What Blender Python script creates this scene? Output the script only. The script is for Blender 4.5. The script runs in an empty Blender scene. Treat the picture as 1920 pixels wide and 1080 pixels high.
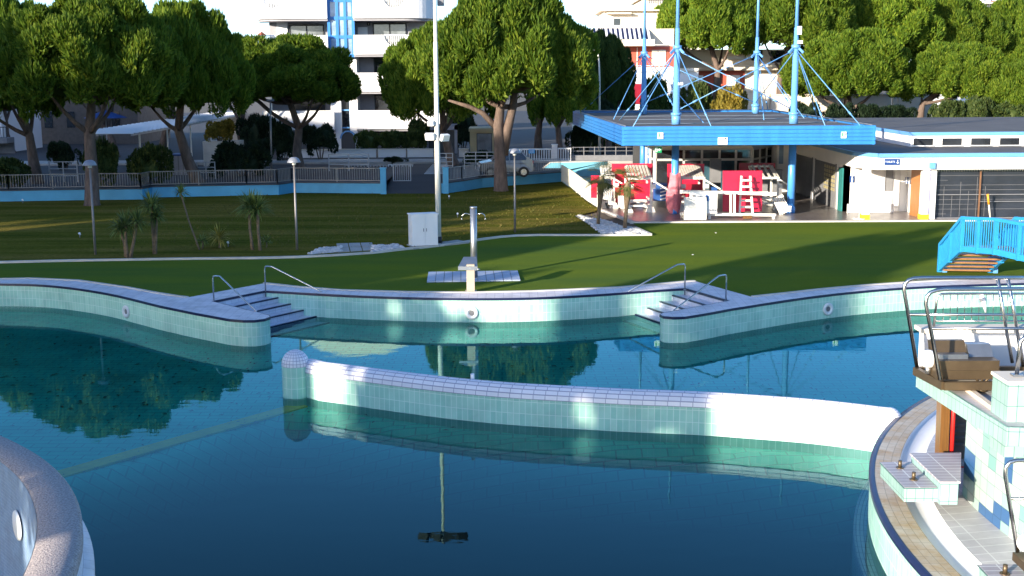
import bpy, bmesh, math, random
import numpy as np
from mathutils import Vector, Matrix
from mathutils.geometry import tessellate_polygon
random.seed(7); RNG = np.random.default_rng(11)
PI = math.pi
C = bpy.context.scene.collection
# ---------------------------------------------------------------- camera model (pixels of the 1920x1080 photograph)
FOC, YH, HC, ROLL = 2300., 140., 7.0, math.radians(.3)
PIT = math.atan((540-YH)/FOC)
CR, SR, CP, SP = math.cos(ROLL), math.sin(ROLL), math.cos(PIT), math.sin(PIT)
D = .68            # deck level above the water
ST = 1.22          # street level behind the blue wall
def ray(x, y):
    u, v = (x-960)/FOC, (540-y)/FOC
    u, v = CR*u+SR*v, -SR*u+CR*v
    return Vector((u, CP+v*SP, -SP+v*CP))
def P(x, y, z=D):
    d = ray(x, y); t = (z-HC)/d.z
    return Vector((d.x*t, d.y*t, z))
def Q(x, y, Y):
    d = ray(x, y); t = Y/d.y
    return Vector((d.x*t, Y, HC+d.z*t))
def xat(x, Y, y=250): return Q(x, y, Y).x
def zat(y, Y, x=960): return Q(x, y, Y).z
# ---------------------------------------------------------------- materials
def _n(nt, t, **kw):
    n = nt.nodes.new(t)
    for k, v in kw.items(): setattr(n, k, v)
    return n
def lin(c): return tuple(c)+(1,) if len(c) == 3 else c
def base(name):
    m = bpy.data.materials.new(name); m.use_nodes = True
    nt = m.node_tree; b = nt.nodes['Principled BSDF']
    return m, nt, b
def coords(nt, kind, scale=None):
    tc = _n(nt, 'ShaderNodeTexCoord'); o = tc.outputs[kind]
    if scale:
        mp = _n(nt, 'ShaderNodeMapping'); mp.inputs['Scale'].default_value = scale
        nt.links.new(o, mp.inputs['Vector']); o = mp.outputs['Vector']
    return o
def noise(nt, vec, scale, detail=4, rough=.6):
    n = _n(nt, 'ShaderNodeTexNoise'); n.inputs['Scale'].default_value = scale
    n.inputs['Detail'].default_value = detail; n.inputs['Roughness'].default_value = rough
    nt.links.new(vec, n.inputs['Vector']); return n.outputs['Fac']
def ramp(nt, fac, stops):
    r = _n(nt, 'ShaderNodeValToRGB'); e = r.color_ramp.elements
    while len(e) < len(stops): e.new(.5)
    for k, (p, c) in enumerate(stops): e[k].position = p; e[k].color = lin(c)
    nt.links.new(fac, r.inputs['Fac']); return r.outputs['Color']
def mixc(nt, fac, a, b, mode='MIX'):
    m = _n(nt, 'ShaderNodeMix', data_type='RGBA', blend_type=mode)
    for sock, v in ((m.inputs['Factor'], fac), (m.inputs[6], a), (m.inputs[7], b)):
        if hasattr(v, 'is_linked') or hasattr(v, 'links'): nt.links.new(v, sock)
        else: sock.default_value = v if isinstance(v, float) else lin(v)
    return m.outputs[2]
def bump(nt, b, h, strength, dist=.02):
    n = _n(nt, 'ShaderNodeBump'); n.inputs['Strength'].default_value = strength; n.inputs['Distance'].default_value = dist
    nt.links.new(h, n.inputs['Height']); nt.links.new(n.outputs['Normal'], b.inputs['Normal'])
M = {}
def mat(name, c, rough=.6, metal=0., var=.25, sc=3., bsc=0, bst=.3, spec=.5, kind='Object', stretch=None, c2=None, coat=0):
    m, nt, b = base(name)
    v = coords(nt, kind, stretch)
    f = noise(nt, v, sc, 5)
    c2 = c2 or tuple(x*(1-var) for x in c)
    col = ramp(nt, f, [(.32, c2), (.66, c)])
    nt.links.new(col, b.inputs['Base Color'])
    b.inputs['Roughness'].default_value = rough; b.inputs['Metallic'].default_value = metal
    b.inputs['Specular IOR Level'].default_value = spec; b.inputs['Coat Weight'].default_value = coat
    if bsc: bump(nt, b, noise(nt, v, bsc, 6), bst)
    M[name] = m; return m
def tile(name, c1, c2, grout, w, h, mortar=.008, kind='UV', off=0., rough=.3, dirt=.25, dsc=1.2, dcol=None, spec=.5, freq=2, bst=.25):
    m, nt, b = base(name)
    v = coords(nt, kind)
    br = _n(nt, 'ShaderNodeTexBrick', offset=off, offset_frequency=freq)
    nt.links.new(v, br.inputs['Vector'])
    for k, x in (('Color1', lin(c1)), ('Color2', lin(c2)), ('Mortar', lin(grout)), ('Scale', 1.), ('Mortar Size', mortar), ('Mortar Smooth', .1), ('Bias', 0.), ('Brick Width', w), ('Row Height', h)):
        br.inputs[k].default_value = x
    o = coords(nt, 'Object')
    f = noise(nt, o, dsc, 6, .65)
    d = ramp(nt, f, [(.3, dcol or (1-dirt,)*3), (.6, (1, 1, 1))])
    col = mixc(nt, 1., br.outputs['Color'], d, 'MULTIPLY')
    nt.links.new(col, b.inputs['Base Color'])
    b.inputs['Roughness'].default_value = rough; b.inputs['Specular IOR Level'].default_value = spec
    inv = _n(nt, 'ShaderNodeMath', operation='SUBTRACT'); inv.inputs[0].default_value = 1.
    nt.links.new(br.outputs['Fac'], inv.inputs[1]); bump(nt, b, inv.outputs[0], bst, .004)
    M[name] = m; return m
def leaf(name, c1, c2, c3, sc=.35, trans=.25):
    m, nt, b = base(name)
    v = coords(nt, 'Object')
    g = _n(nt, 'ShaderNodeObjectInfo')
    geo = _n(nt, 'ShaderNodeNewGeometry')
    r = ramp(nt, geo.outputs['Random Per Island'], [(.0, c1), (.55, c2), (1., c3)])
    f = noise(nt, v, sc, 3)
    col = mixc(nt, 1., r, ramp(nt, f, [(.3, (.72, .78, .7)), (.65, (1.1, 1.06, 1.0))]), 'MULTIPLY')
    hs = _n(nt, 'ShaderNodeHueSaturation')
    mr = _n(nt, 'ShaderNodeMapRange'); mr.inputs[3].default_value = .8; mr.inputs[4].default_value = 1.12
    nt.links.new(g.outputs['Random'], mr.inputs[0]); nt.links.new(mr.outputs[0], hs.inputs['Value'])
    nt.links.new(col, hs.inputs['Color']); col = hs.outputs['Color']
    nt.links.new(col, b.inputs['Base Color'])
    b.inputs['Roughness'].default_value = .65; b.inputs['Specular IOR Level'].default_value = .2
    t = _n(nt, 'ShaderNodeBsdfTranslucent'); nt.links.new(col, t.inputs['Color'])
    ms = _n(nt, 'ShaderNodeMixShader'); ms.inputs[0].default_value = trans
    nt.links.new(b.outputs[0], ms.inputs[1]); nt.links.new(t.outputs[0], ms.inputs[2])
    nt.links.new(ms.outputs[0], nt.nodes['Material Output'].inputs['Surface'])
    M[name] = m; return m

tile('mint_tile', (.34, .65, .53), (.45, .73, .60), (.70, .85, .76), .124, .248, .006, dirt=.18)
tile('mint_tile_big', (.27, .43, .385), (.32, .47, .42), (.07, .15, .15), .125, .25, .004, dirt=.1)
tile('white_tile', (.78, .76, .80), (.74, .73, .78), (.32, .32, .42), .245, .06, .007, dirt=.12)
tile('step_tile', (.60, .60, .70), (.66, .66, .74), (.42, .42, .5), .25, .125, .006, dirt=.2)
tile('coping_stone', (.70, .64, .66), (.74, .68, .68), (.50, .45, .46), .25, .25, .006, dirt=.3, dsc=2.2, rough=.6)
tile('beige_tile', (.50, .42, .31), (.58, .50, .38), (.35, .30, .22), .25, .125, .006, dirt=.5, dsc=2.5, dcol=(.8, .58, .3), rough=.5)
tile('grey_tile', (.45, .43, .44), (.5, .48, .48), (.66, .66, .64), .5, .25, .008, dirt=.25, kind='Object', rough=.5)
tile('lavender_tile', (.36, .33, .36), (.39, .36, .39), (.7, .7, .7), .5, .13, .008, dirt=.2, kind='Object', rough=.5)
tile('paving', (.21, .18, .17), (.25, .215, .20), (.10, .09, .085), .6, .6, .012, kind='Object', off=.5, dirt=.35, dsc=.4, rough=.3)
tile('pool_floor', (.02, .70, .47), (.025, .74, .50), (.012, .42, .31), .5, .25, .016, kind='Object', off=.5, dirt=.4, dsc=.5, rough=.5, bst=.05)
tile('spa_mosaic', (.13, .22, .36), (.18, .28, .42), (.26, .33, .44), .05, .05, .006, kind='UV', dirt=.4, dsc=4)
def deep_darkening():      # green tiles with dark joints; darkened with depth to paint in light lost underwater
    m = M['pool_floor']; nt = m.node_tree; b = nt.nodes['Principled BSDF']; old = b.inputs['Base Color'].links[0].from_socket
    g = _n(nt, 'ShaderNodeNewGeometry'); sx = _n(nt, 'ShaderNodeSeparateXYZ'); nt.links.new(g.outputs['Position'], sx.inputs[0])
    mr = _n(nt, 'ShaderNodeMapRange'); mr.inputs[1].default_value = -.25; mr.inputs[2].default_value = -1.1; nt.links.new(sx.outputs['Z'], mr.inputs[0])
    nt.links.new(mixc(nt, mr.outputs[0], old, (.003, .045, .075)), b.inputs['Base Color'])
deep_darkening()
mat('white_paint', (.80, .79, .77), .5, var=.06, sc=1.2)
mat('white_plaster', (.80, .78, .77), .7, var=.07, sc=.5)
mat('wood_white', (.78, .74, .66), .55, var=.2, sc=5)
mat('cream', (.72, .60, .46), .8, var=.12, sc=.5)
mat('cream_pale', (.74, .66, .54), .8, var=.1, sc=.5)
mat('sand_wall', (.45, .36, .2), .8, var=.15, sc=.8)
mat('terracotta', (.36, .10, .055), .7, var=.2, sc=1)
mat('sky_blue_paint', (.075, .42, .80), .35, var=.12, sc=1.5)
mat('canopy_blue', (.030, .21, .57), .4, var=.24, sc=2.2, stretch=(1, 1, .15))
mat('column_blue', (.07, .28, .72), .35, var=.12, sc=1.)
mat('mast_blue', (.13, .33, .62), .35, var=.12, sc=1.)
mat('wall_blue', (.085, .36, .55), .6, var=.2, sc=.8)
mat('bridge_blue', (.025, .26, .55), .35, var=.12, sc=3.)
mat('navy', (.012, .016, .06), .35, var=.3, sc=8)
mat('steel', (.55, .54, .52), .25, 1., var=.12, sc=6)
mat('steel_brown', (.15, .105, .06), .4, .6, var=.25, sc=4)
mat('steel_dull', (.42, .43, .44), .38, .9, var=.15, sc=5)
mat('galv', (.36, .37, .38), .5, .5, var=.2, sc=4)
mat('rail_dull', (.22, .215, .20), .5, .4, var=.2, sc=4)
mat('pole_white', (.70, .66, .56), .45, var=.08, sc=2)
mat('lamp_post', (.20, .185, .175), .45, .3, var=.1, sc=2)
mat('lamp_shade', (.22, .23, .26), .4, .2, var=.1, sc=2)
mat('lamp_glass', (.72, .70, .64), .4, var=.05)
mat('black', (.012, .012, .014), .5, var=.2)
mat('dark_grey', (.05, .052, .058), .6, var=.25, sc=2)
mat('mid_grey', (.19, .19, .20), .7, var=.2, sc=2)
mat('roof_felt', (.105, .095, .09), .85, var=.35, sc=.6, bsc=5, bst=.2)
mat('concrete', (.38, .36, .33), .85, var=.25, sc=1.5, bsc=20, bst=.2)
mat('kerb_stone', (.58, .54, .48), .8, var=.25, sc=1.3)
mat('asphalt', (.038, .037, .040), .85, var=.3, sc=.7, bsc=30, bst=.2)
mat('road_paint', (.55, .54, .52), .8, var=.3, sc=3)
mat('soil', (.13, .10, .065), .95, var=.4, sc=.6, bsc=8, bst=.4)
mat('red_panel', (.62, .010, .045), .38, var=.15, sc=2)
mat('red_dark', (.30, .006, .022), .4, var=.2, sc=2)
mat('pink_cloth', (.72, .20, .24), .8, var=.35, sc=5, bsc=9, bst=.5)
mat('blue_box', (.02, .09, .30), .5, var=.2)
mat('orange', (.75, .30, .02), .5, var=.15)
mat('yellow', (.70, .50, .02), .5, var=.15)
mat('wood', (.30, .14, .05), .5, var=.35, sc=5, stretch=(6, 6, .4))
mat('door_brown', (.36, .14, .035), .45, var=.25, sc=3, stretch=(8, 8, .5))
mat('orange_wood', (.19, .085, .022), .4, var=.4, sc=3, stretch=(12, 12, .3))
mat('red_paint', (.60, .02, .015), .4, var=.15)
mat('green_sign', (.0, .26, .09), .5, var=.05)
mat('sign_blue', (.01, .05, .20), .5, var=.05)
mat('bark', (.16, .11, .085), .9, var=.55, sc=5, bsc=9, bst=.9, stretch=(1, 1, .35))
mat('bark_palm', (.22, .15, .09), .9, var=.5, sc=9, bsc=12, bst=.8)
mat('pebble', (.62, .60, .60), .7, var=.45, sc=7)
mat('stone_rim', (.50, .43, .40),   .9, var=.55, sc=36, bsc=40, bst=1., c2=(.20, .165, .165))
mat('car_paint', (.20, .205, .21), .25, .4, var=.05)
mat('rubber', (.02, .02, .02), .8, var=.2)
mat('white_plastic', (.80, .80, .80), .35, var=.05)
mat('ring_white', (.74, .76, .76), .35, var=.08)
mat('yellow_line', (.90, .70, .02), .6, var=.3, sc=3)
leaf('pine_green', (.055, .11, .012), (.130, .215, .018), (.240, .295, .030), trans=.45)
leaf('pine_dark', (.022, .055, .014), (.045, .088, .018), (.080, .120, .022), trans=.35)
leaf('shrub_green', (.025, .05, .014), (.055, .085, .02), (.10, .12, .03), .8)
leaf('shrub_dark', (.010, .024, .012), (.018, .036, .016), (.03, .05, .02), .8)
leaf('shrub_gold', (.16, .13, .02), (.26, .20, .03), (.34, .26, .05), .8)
leaf('yucca_green', (.07, .11, .03), (.15, .20, .05), (.30, .34, .10), 1.)
leaf('yucca_gold', (.22, .18, .03), (.42, .34, .07), (.55, .46, .12), 1.)
leaf('palm_green', (.05, .07, .02), (.10, .12, .035), (.20, .17, .06), 1.)
leaf('grass_dry', (.10, .075, .02), (.14, .115, .025), (.08, .095, .02), 1.)

def glass_dark(name, c, rough=.05):
    m, nt, b = base(name)
    f = noise(nt, coords(nt, 'Object'), 1.1, 3)
    nt.links.new(ramp(nt, f, [(.35, tuple(x*.5 for x in c)), (.65, c)]), b.inputs['Base Color'])
    b.inputs['Roughness'].default_value = rough; b.inputs['Specular IOR Level'].default_value = .8
    M[name] = m
glass_dark('window_dark', (.03, .034, .04)); glass_dark('window_blue', (.32, .46, .66), .12); glass_dark('window_grey', (.20, .22, .24), .1)
glass_dark('net_dark', (.016, .02, .03), .5); glass_dark('window_teal', (.05, .12, .16))

def turf_material():
    m, nt, b = base('artificial_turf'); v = coords(nt, 'Object')
    a = ramp(nt, noise(nt, coords(nt, 'Object', (.12, .5, 1)), 1.0, 5), [(.3, (.088, .142, .032)), (.7, (.145, .185, .022))])
    c = mixc(nt, 1., a, ramp(nt, noise(nt, v, 55, 2), [(.25, (.62, .66, .6)), (.75, (1.15, 1.12, 1.1))]), 'MULTIPLY')
    nt.links.new(c, b.inputs['Base Color']); b.inputs['Roughness'].default_value = .9; b.inputs['Specular IOR Level'].default_value = .0
    bump(nt, b, noise(nt, v, 60, 3), .6, .02); M['turf'] = m
turf_material()
def lawn_material():
    m, nt, b = base('dry_lawn'); v = coords(nt, 'Object', (.10, .85, 1))
    a = ramp(nt, noise(nt, v, .9, 7, .62), [(.24, (.048, .064, .014)), (.46, (.118, .116, .020)), (.68, (.21, .155, .045))])
    c = mixc(nt, 1., a, ramp(nt, noise(nt, coords(nt, 'Object'), 9, 4, .7), [(.25, (.55, .6, .55)), (.7, (1.2, 1.15, 1.05))]), 'MULTIPLY')
    nt.links.new(c, b.inputs['Base Color']); b.inputs['Roughness'].default_value = .95; b.inputs['Specular IOR Level'].default_value = .0
    bump(nt, b, noise(nt, coords(nt, 'Object'), 24, 5), .9, .05); M['lawn'] = m
lawn_material()
def water_material():
    m = bpy.data.materials.new('pool_water'); m.use_nodes = True; nt = m.node_tree
    for n in list(nt.nodes): nt.nodes.remove(n)
    out = _n(nt, 'ShaderNodeOutputMaterial')
    tr = _n(nt, 'ShaderNodeBsdfTransparent'); tr.inputs['Color'].default_value = (.93, .98, .98, 1)
    gl = _n(nt, 'ShaderNodeBsdfGlossy'); gl.inputs['Roughness'].default_value = .012; gl.inputs['Color'].default_value = (.46, .86, .88, 1)
    fr = _n(nt, 'ShaderNodeFresnel'); fr.inputs['IOR'].default_value = 1.29
    v = coords(nt, 'Object', (.55, 1.3, 1))
    bp = _n(nt, 'ShaderNodeBump'); bp.inputs['Strength'].default_value = .08; bp.inputs['Distance'].default_value = .02
    nt.links.new(noise(nt, v, 1.6, 3, .5), bp.inputs['Height'])
    nt.links.new(bp.outputs[0], gl.inputs['Normal']); nt.links.new(bp.outputs[0], fr.inputs['Normal'])
    ms = _n(nt, 'ShaderNodeMixShader')
    nt.links.new(fr.outputs[0], ms.inputs[0]); nt.links.new(tr.outputs[0], ms.inputs[1]); nt.links.new(gl.outputs[0], ms.inputs[2])
    nt.links.new(ms.outputs[0], out.inputs['Surface'])
    va = _n(nt, 'ShaderNodeVolumeAbsorption'); va.inputs['Color'].default_value = (.40, .70, .67, 1); va.inputs['Density'].default_value = 1.3
    nt.links.new(va.outputs[0], out.inputs['Volume']); M['water'] = m
water_material()
# ---------------------------------------------------------------- mesh builder
class MB:
    def __init__(s): s.v = []; s.f = []; s.uv = []; s.sm = []; s.mi = []; s.cur = 0
    def add(s, vs, fs, uvs=None, smooth=False):
        o = len(s.v); s.v += [tuple(v) for v in vs]
        for k, f in enumerate(fs):
            s.f.append([i+o for i in f]); s.uv.append(uvs[k] if uvs else None); s.sm.append(smooth); s.mi.append(s.cur)
        return s
    def hexa(s, p):        # 8 points: bottom ring 0-3 (ccw from above), top ring 4-7
        return s.add(p, [(3, 2, 1, 0), (4, 5, 6, 7), (0, 1, 5, 4), (1, 2, 6, 5), (2, 3, 7, 6), (3, 0, 4, 7)])
    def box(s, x0, x1, y0, y1, z0, z1, uv=False):
        p = [(x0, y0, z0), (x1, y0, z0), (x1, y1, z0), (x0, y1, z0), (x0, y0, z1), (x1, y0, z1), (x1, y1, z1), (x0, y1, z1)]
        if not uv: return s.hexa(p)
        fs = [(3, 2, 1, 0), (4, 5, 6, 7), (0, 1, 5, 4), (1, 2, 6, 5), (2, 3, 7, 6), (3, 0, 4, 7)]
        pr = [(0, 1), (0, 1), (0, 2), (1, 2), (0, 2), (1, 2)]
        return s.add(p, fs, [[(p[i][a], p[i][b]) for i in f] for f, (a, b) in zip(fs, pr)])
    def rbox(s, c, size, rz=0., rx=0., ry=0.):   # rotated box about its centre
        m = Matrix.Rotation(rz, 3, 'Z') @ Matrix.Rotation(rx, 3, 'X') @ Matrix.Rotation(ry, 3, 'Y'); c = Vector(c)
        p = [c + m @ Vector((a*size[0]/2, b*size[1]/2, d*size[2]/2)) for d in (-1, 1) for a, b in ((-1, -1), (1, -1), (1, 1), (-1, 1))]
        return s.hexa(p)
    def bar(s, a, b, w, h=None):                 # square bar from a to b
        a, b = Vector(a), Vector(b); d = (b-a)
        if d.length < 1e-6: return s
        d.normalize(); up = Vector((0, 0, 1)) if abs(d.z) < .95 else Vector((0, 1, 0))
        r = d.cross(up).normalized(); u = r.cross(d).normalized(); h = h or w
        p = []
        for e in (a, b): p += [e-r*w/2-u*h/2, e+r*w/2-u*h/2, e+r*w/2+u*h/2, e-r*w/2+u*h/2]
        return s.add(p, [(0, 1, 2, 3), (7, 6, 5, 4), (0, 4, 5, 1), (1, 5, 6, 2), (2, 6, 7, 3), (3, 7, 4, 0)])
    def tube(s, pts, r, n=8, caps=True, jit=0.):
        pts = [Vector(p) for p in pts]; rs = r if isinstance(r, (list, tuple)) else [r]*len(pts)
        vs = []; ref = None
        for i, p in enumerate(pts):
            d = (pts[min(i+1, len(pts)-1)]-pts[max(i-1, 0)])
            d = d.normalized() if d.length > 1e-9 else Vector((0, 0, 1))
            if ref is None: ref = Vector((1, 0, 0)) if abs(d.x) < .8 else Vector((0, 1, 0))
            a = (ref - d*ref.dot(d)).normalized(); b = d.cross(a); ref = a
            for k in range(n):
                t = 2*PI*k/n; q = rs[i]*(1+random.uniform(-jit, jit))
                vs.append(p + a*math.cos(t)*q + b*math.sin(t)*q)
        fs = [(i*n+k, i*n+(k+1) % n, (i+1)*n+(k+1) % n, (i+1)*n+k) for i in range(len(pts)-1) for k in range(n)]
        s.add(vs, fs, smooth=True)
        if caps and n > 2:
            L = (len(pts)-1)*n; o = len(s.v)-len(vs)
            s.f += [[o+k for k in range(n)][::-1], [o+L+k for k in range(n)]]; s.uv += [None]*2; s.sm += [False]*2; s.mi += [s.cur]*2
        return s
    def cyl(s, c, r, z0, z1, n=16, r1=None):
        return s.tube([(c[0], c[1], z0), (c[0], c[1], z1)], [r, r if r1 is None else r1], n)
    def lathe(s, c, prof, n=24, a0=0., a1=2*PI, smooth=True, uv=True):  # profile of (r, z)
        full = abs(a1-a0-2*PI) < 1e-6; m = n if full else n+1
        vs = []; L = [0]
        for k in range(1, len(prof)): L.append(L[-1]+math.hypot(prof[k][0]-prof[k-1][0], prof[k][1]-prof[k-1][1]))
        for k in range(m):
            t = a0+(a1-a0)*k/n
            for r, z in prof: vs.append((c[0]+r*math.cos(t), c[1]+r*math.sin(t), z))
        q = len(prof); fs = []; uvs = []
        rm = max(p[0] for p in prof)
        for k in range(n):
            k2 = (k+1) % m
            for j in range(q-1):
                fs.append((k*q+j, k2*q+j, k2*q+j+1, k*q+j+1))
                s0, s1 = rm*(a1-a0)*k/n, rm*(a1-a0)*(k+1)/n
                uvs.append([(s0, L[j]), (s1, L[j]), (s1, L[j+1]), (s0, L[j+1])])
        return s.add(vs, fs, uvs if uv else None, smooth)
    def poly(s, pts, z=None, flip=False):         # filled flat polygon (xy points)
        p3 = [Vector((p[0], p[1], z if z is not None else p[2])) for p in pts]
        tris = tessellate_polygon([[Vector((p.x, p.y, 0)) for p in p3]])
        fs = []
        for t in tris:
            a, b, c = (p3[i] for i in t)
            fs.append(t if ((b-a).cross(c-a)).z > 0 else t[::-1])
        return s.add(p3, fs, [[(p3[i].x, p3[i].y) for i in f] for f in fs])
    def prism(s, pts, z0, z1, uvz=True):
        area = sum(pts[i-1][0]*pts[i][1]-pts[i][0]*pts[i-1][1] for i in range(len(pts)))
        if area < 0: pts = pts[::-1]
        s.poly(pts, z1); n = len(pts)
        o = [(p[0], p[1], z0) for p in pts]+[(p[0], p[1], z1) for p in pts]
        L = [0]
        for i in range(n): L.append(L[-1]+math.dist(pts[i][:2], pts[(i+1) % n][:2]))
        s.add(o, [(i, (i+1) % n, n+(i+1) % n, n+i) for i in range(n)], [[(L[i], z0), (L[i+1], z0), (L[i+1], z1), (L[i], z1)] for i in range(n)])
        tris = tessellate_polygon([[Vector((p[0], p[1], 0)) for p in pts]])
        return s.add([(p[0], p[1], z0) for p in pts], [t for t in tris])
    def vwall(s, pts, z0, z1, u0=0., flip=False, smooth=False):   # vertical skin along a polyline
        L = u0
        for i in range(len(pts)-1):
            a, b = pts[i], pts[i+1]; d = math.dist(a[:2], b[:2])
            q = [(a[0], a[1], z0), (b[0], b[1], z0), (b[0], b[1], z1), (a[0], a[1], z1)]
            uv = [(L, z0), (L+d, z0), (L+d, z1), (L, z1)]
            s.add(q, [(0, 1, 2, 3)] if not flip else [(3, 2, 1, 0)], [uv if not flip else uv[::-1]], smooth); L += d
        return s
    def ribbon(s, A, B, zA, zB=None, u0=0.):                    # skin between two polylines
        zB = zA if zB is None else zB; L = u0
        for i in range(len(A)-1):
            d = math.dist(A[i][:2], A[i+1][:2]); w = math.dist(A[i][:2], B[i][:2])+abs(zA-zB)
            q = [(A[i][0], A[i][1], zA), (A[i+1][0], A[i+1][1], zA), (B[i+1][0], B[i+1][1], zB), (B[i][0], B[i][1], zB)]
            s.add(q, [(0, 1, 2, 3)], [[(L, 0), (L+d, 0), (L+d, w), (L, w)]], True); L += d
        return s
    def sphere(s, c, r, n=16, m=10, sz=1., zmin=-1.):
        prof = []
        for k in range(m+1):
            t = -PI/2+PI*k/m
            if math.sin(t) >= zmin-1e-6: prof.append((max(r*math.cos(t), .0005), c[2]+r*sz*math.sin(t)))
        return s.lathe(c, prof, n)
    def build(s, name, m=None, parent=None, weld=False):
        me = bpy.data.meshes.new(name); off = Vector((0, 0, 0)); p = parent
        while p is not None: off += p.location; p = p.parent
        me.from_pydata([(v[0]-off.x, v[1]-off.y, v[2]-off.z) for v in s.v], [], s.f)
        if any(u for u in s.uv):
            lay = me.uv_layers.new(name='UVMap'); data = np.zeros(len(me.loops)*2, dtype=np.float32); k = 0
            for f, u in zip(s.f, s.uv):
                for j in range(len(f)):
                    if u: data[2*k], data[2*k+1] = u[j]
                    k += 1
            lay.data.foreach_set('uv', data)
        me.polygons.foreach_set('use_smooth', s.sm)
        ms = m if isinstance(m, (list, tuple)) else [m]
        for x in ms: me.materials.append(M[x] if isinstance(x, str) else x)
        if len(ms) > 1: me.polygons.foreach_set('material_index', s.mi)
        me.update()
        if weld:
            bm = bmesh.new(); bm.from_mesh(me); bmesh.ops.remove_doubles(bm, verts=bm.verts, dist=.0005)
            bmesh.ops.recalc_face_normals(bm, faces=bm.faces); bm.to_mesh(me); bm.free()
        o = bpy.data.objects.new(name, me); C.objects.link(o)
        if parent is not None: o.parent = parent
        return o
def tag(o, label=None, cat=None, group=None, kind=None):
    if label: o['label'] = label
    if cat: o['category'] = cat
    if group: o['group'] = group
    if kind: o['kind'] = kind
    return o
def thing(name, label, cat, loc=(0, 0, 0), group=None):
    o = bpy.data.objects.new(name, None); o.empty_display_size = .2; C.objects.link(o); o.location = loc
    bpy.context.view_layer.update() if False else None
    return tag(o, label, cat, group)
def struct(o): o['kind'] = 'structure'; return o
def dup(root, loc, label, rz=0., group=None, scale=None):
    r = root.copy(); C.objects.link(r); r.location = loc; r.rotation_euler = (0, 0, rz); r['label'] = label
    if group: r['group'] = group
    if scale: r.scale = scale
    for ch in list(root.children):
        c = ch.copy(); C.objects.link(c); c.parent = r
        for g in list(ch.children):
            d = g.copy(); C.objects.link(d); d.parent = c
    return r
def offset(pts, d):                               # offset an open polyline to its left by d
    out = []
    for i, p in enumerate(pts):
        a = Vector(pts[max(i-1, 0)][:2]); b = Vector(pts[min(i+1, len(pts)-1)][:2]); q = Vector(p[:2])
        t1 = (q-a).normalized() if (q-a).length > 1e-9 else (b-q).normalized()
        t2 = (b-q).normalized() if (b-q).length > 1e-9 else t1
        n1 = Vector((-t1.y, t1.x)); n2 = Vector((-t2.y, t2.x)); n = (n1+n2)
        n = n.normalized() if n.length > 1e-6 else n1
        k = d/max(n.dot(n1), .5)
        out.append((q.x+n.x*k, q.y+n.y*k))
    return out
def smooth(pts, n=6):                             # Catmull-Rom through xy points
    p = [Vector((q[0], q[1])) for q in pts]; p = [2*p[0]-p[1]]+p+[2*p[-1]-p[-2]]; out = []
    for i in range(1, len(p)-2):
        for k in range(n):
            t = k/n; a, b, c, d = p[i-1], p[i], p[i+1], p[i+2]
            out.append(tuple(.5*((2*b)+(c-a)*t+(2*a-5*b+4*c-d)*t*t+(-a+3*b-3*c+d)*t**3)))
    out.append(tuple(p[-2])); return out
def letters(name, txt, pos, size, m, parent, face='front', ext=.004):
    cu = bpy.data.curves.new(name, 'FONT'); cu.body = txt; cu.size = size; cu.align_x = 'CENTER'; cu.align_y = 'CENTER'; cu.extrude = ext; cu.resolution_u = 2
    o = bpy.data.objects.new(name, cu); C.objects.link(o)
    me = bpy.data.meshes.new_from_object(o); bpy.data.objects.remove(o)
    R = Matrix.Rotation(PI/2, 4, 'X'); me.transform(Matrix.Translation(Vector(pos)-sum_loc(parent)) @ R)
    me.materials.append(M[m]); q = bpy.data.objects.new(name, me); C.objects.link(q); q.parent = parent
    return q
def sum_loc(p):
    v = Vector((0, 0, 0))
    while p is not None: v += p.location; p = p.parent
    return v
# ================================================================ pool basin, decks and ground
def pts(z, *xy): return [tuple(P(x, y, z)[:2]) for x, y in xy]
A_, B_ = P(397, 566)[:2], P(497, 546)[:2]; A2, B2 = P(1368, 565)[:2], P(1285, 541.5)[:2]
tipL = [(-8.6, 32.6), (-7.44, 31.68), (-7.05, 31.52), (-6.75, 31.52), (-6.52, 31.68), (-6.43, 31.95), (-6.5, 32.2)]
tipR = [(4.03, 32.2), (3.93, 31.98), (4.0, 31.76), (4.22, 31.65), (4.55, 31.68), (5.2, 32.15)]
wl_left = [(-26, 4), (-26, 30), (-24.5, 34), (-21.5, 36.6)] + smooth([(-18.5, 37.5), (-15.87, 37.5), (-14.09, 37.1), (-11.95, 35.7), (-9.81, 33.65)], 6) + tipL
wl_mid = smooth([tuple(B_), (-4.98, 35.22), (-3.07, 34.78), (-1.22, 34.55), (.61, 34.62), (2.48, 35.09), (4.1, 35.7), tuple(B2)], 5)
wl_right = tipR + smooth([(5.95, 32.77), (8.19, 34.32), (9.98, 35.3), (11.75, 35.98), (13.46, 36.35), (15.51, 36.65)], 6) + [(18.5, 36.9), (22, 36), (26, 32), (28, 26), (28, 4)]
pool = wl_left + [tuple(A_)] + wl_mid + [tuple(A2)] + wl_right
tf_left = pts(D, (-330, 540), (-120, 528), (0, 524), (60, 523), (150, 527), (240, 540), (300, 551), (340, 557), (354, 558.5))
tf_mid = pts(D, (497, 532), (560, 539), (640, 545), (760, 548.5), (880, 549.5), (1000, 547), (1160, 540), (1290, 528.5), (1302, 528))
tf_right = pts(D, (1408, 557.5), (1470, 551), (1540, 543), (1620, 536), (1700, 530.5), (1800, 525), (1920, 521)) + [(19, 38.6), (24, 37.6), (28.3, 33.5), (30, 26.5), (30, 4)]
tf_left = [(-28, 4), (-28, 31), (-26.3, 35.2), (-22.5, 38.2)] + tf_left[1:]

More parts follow.
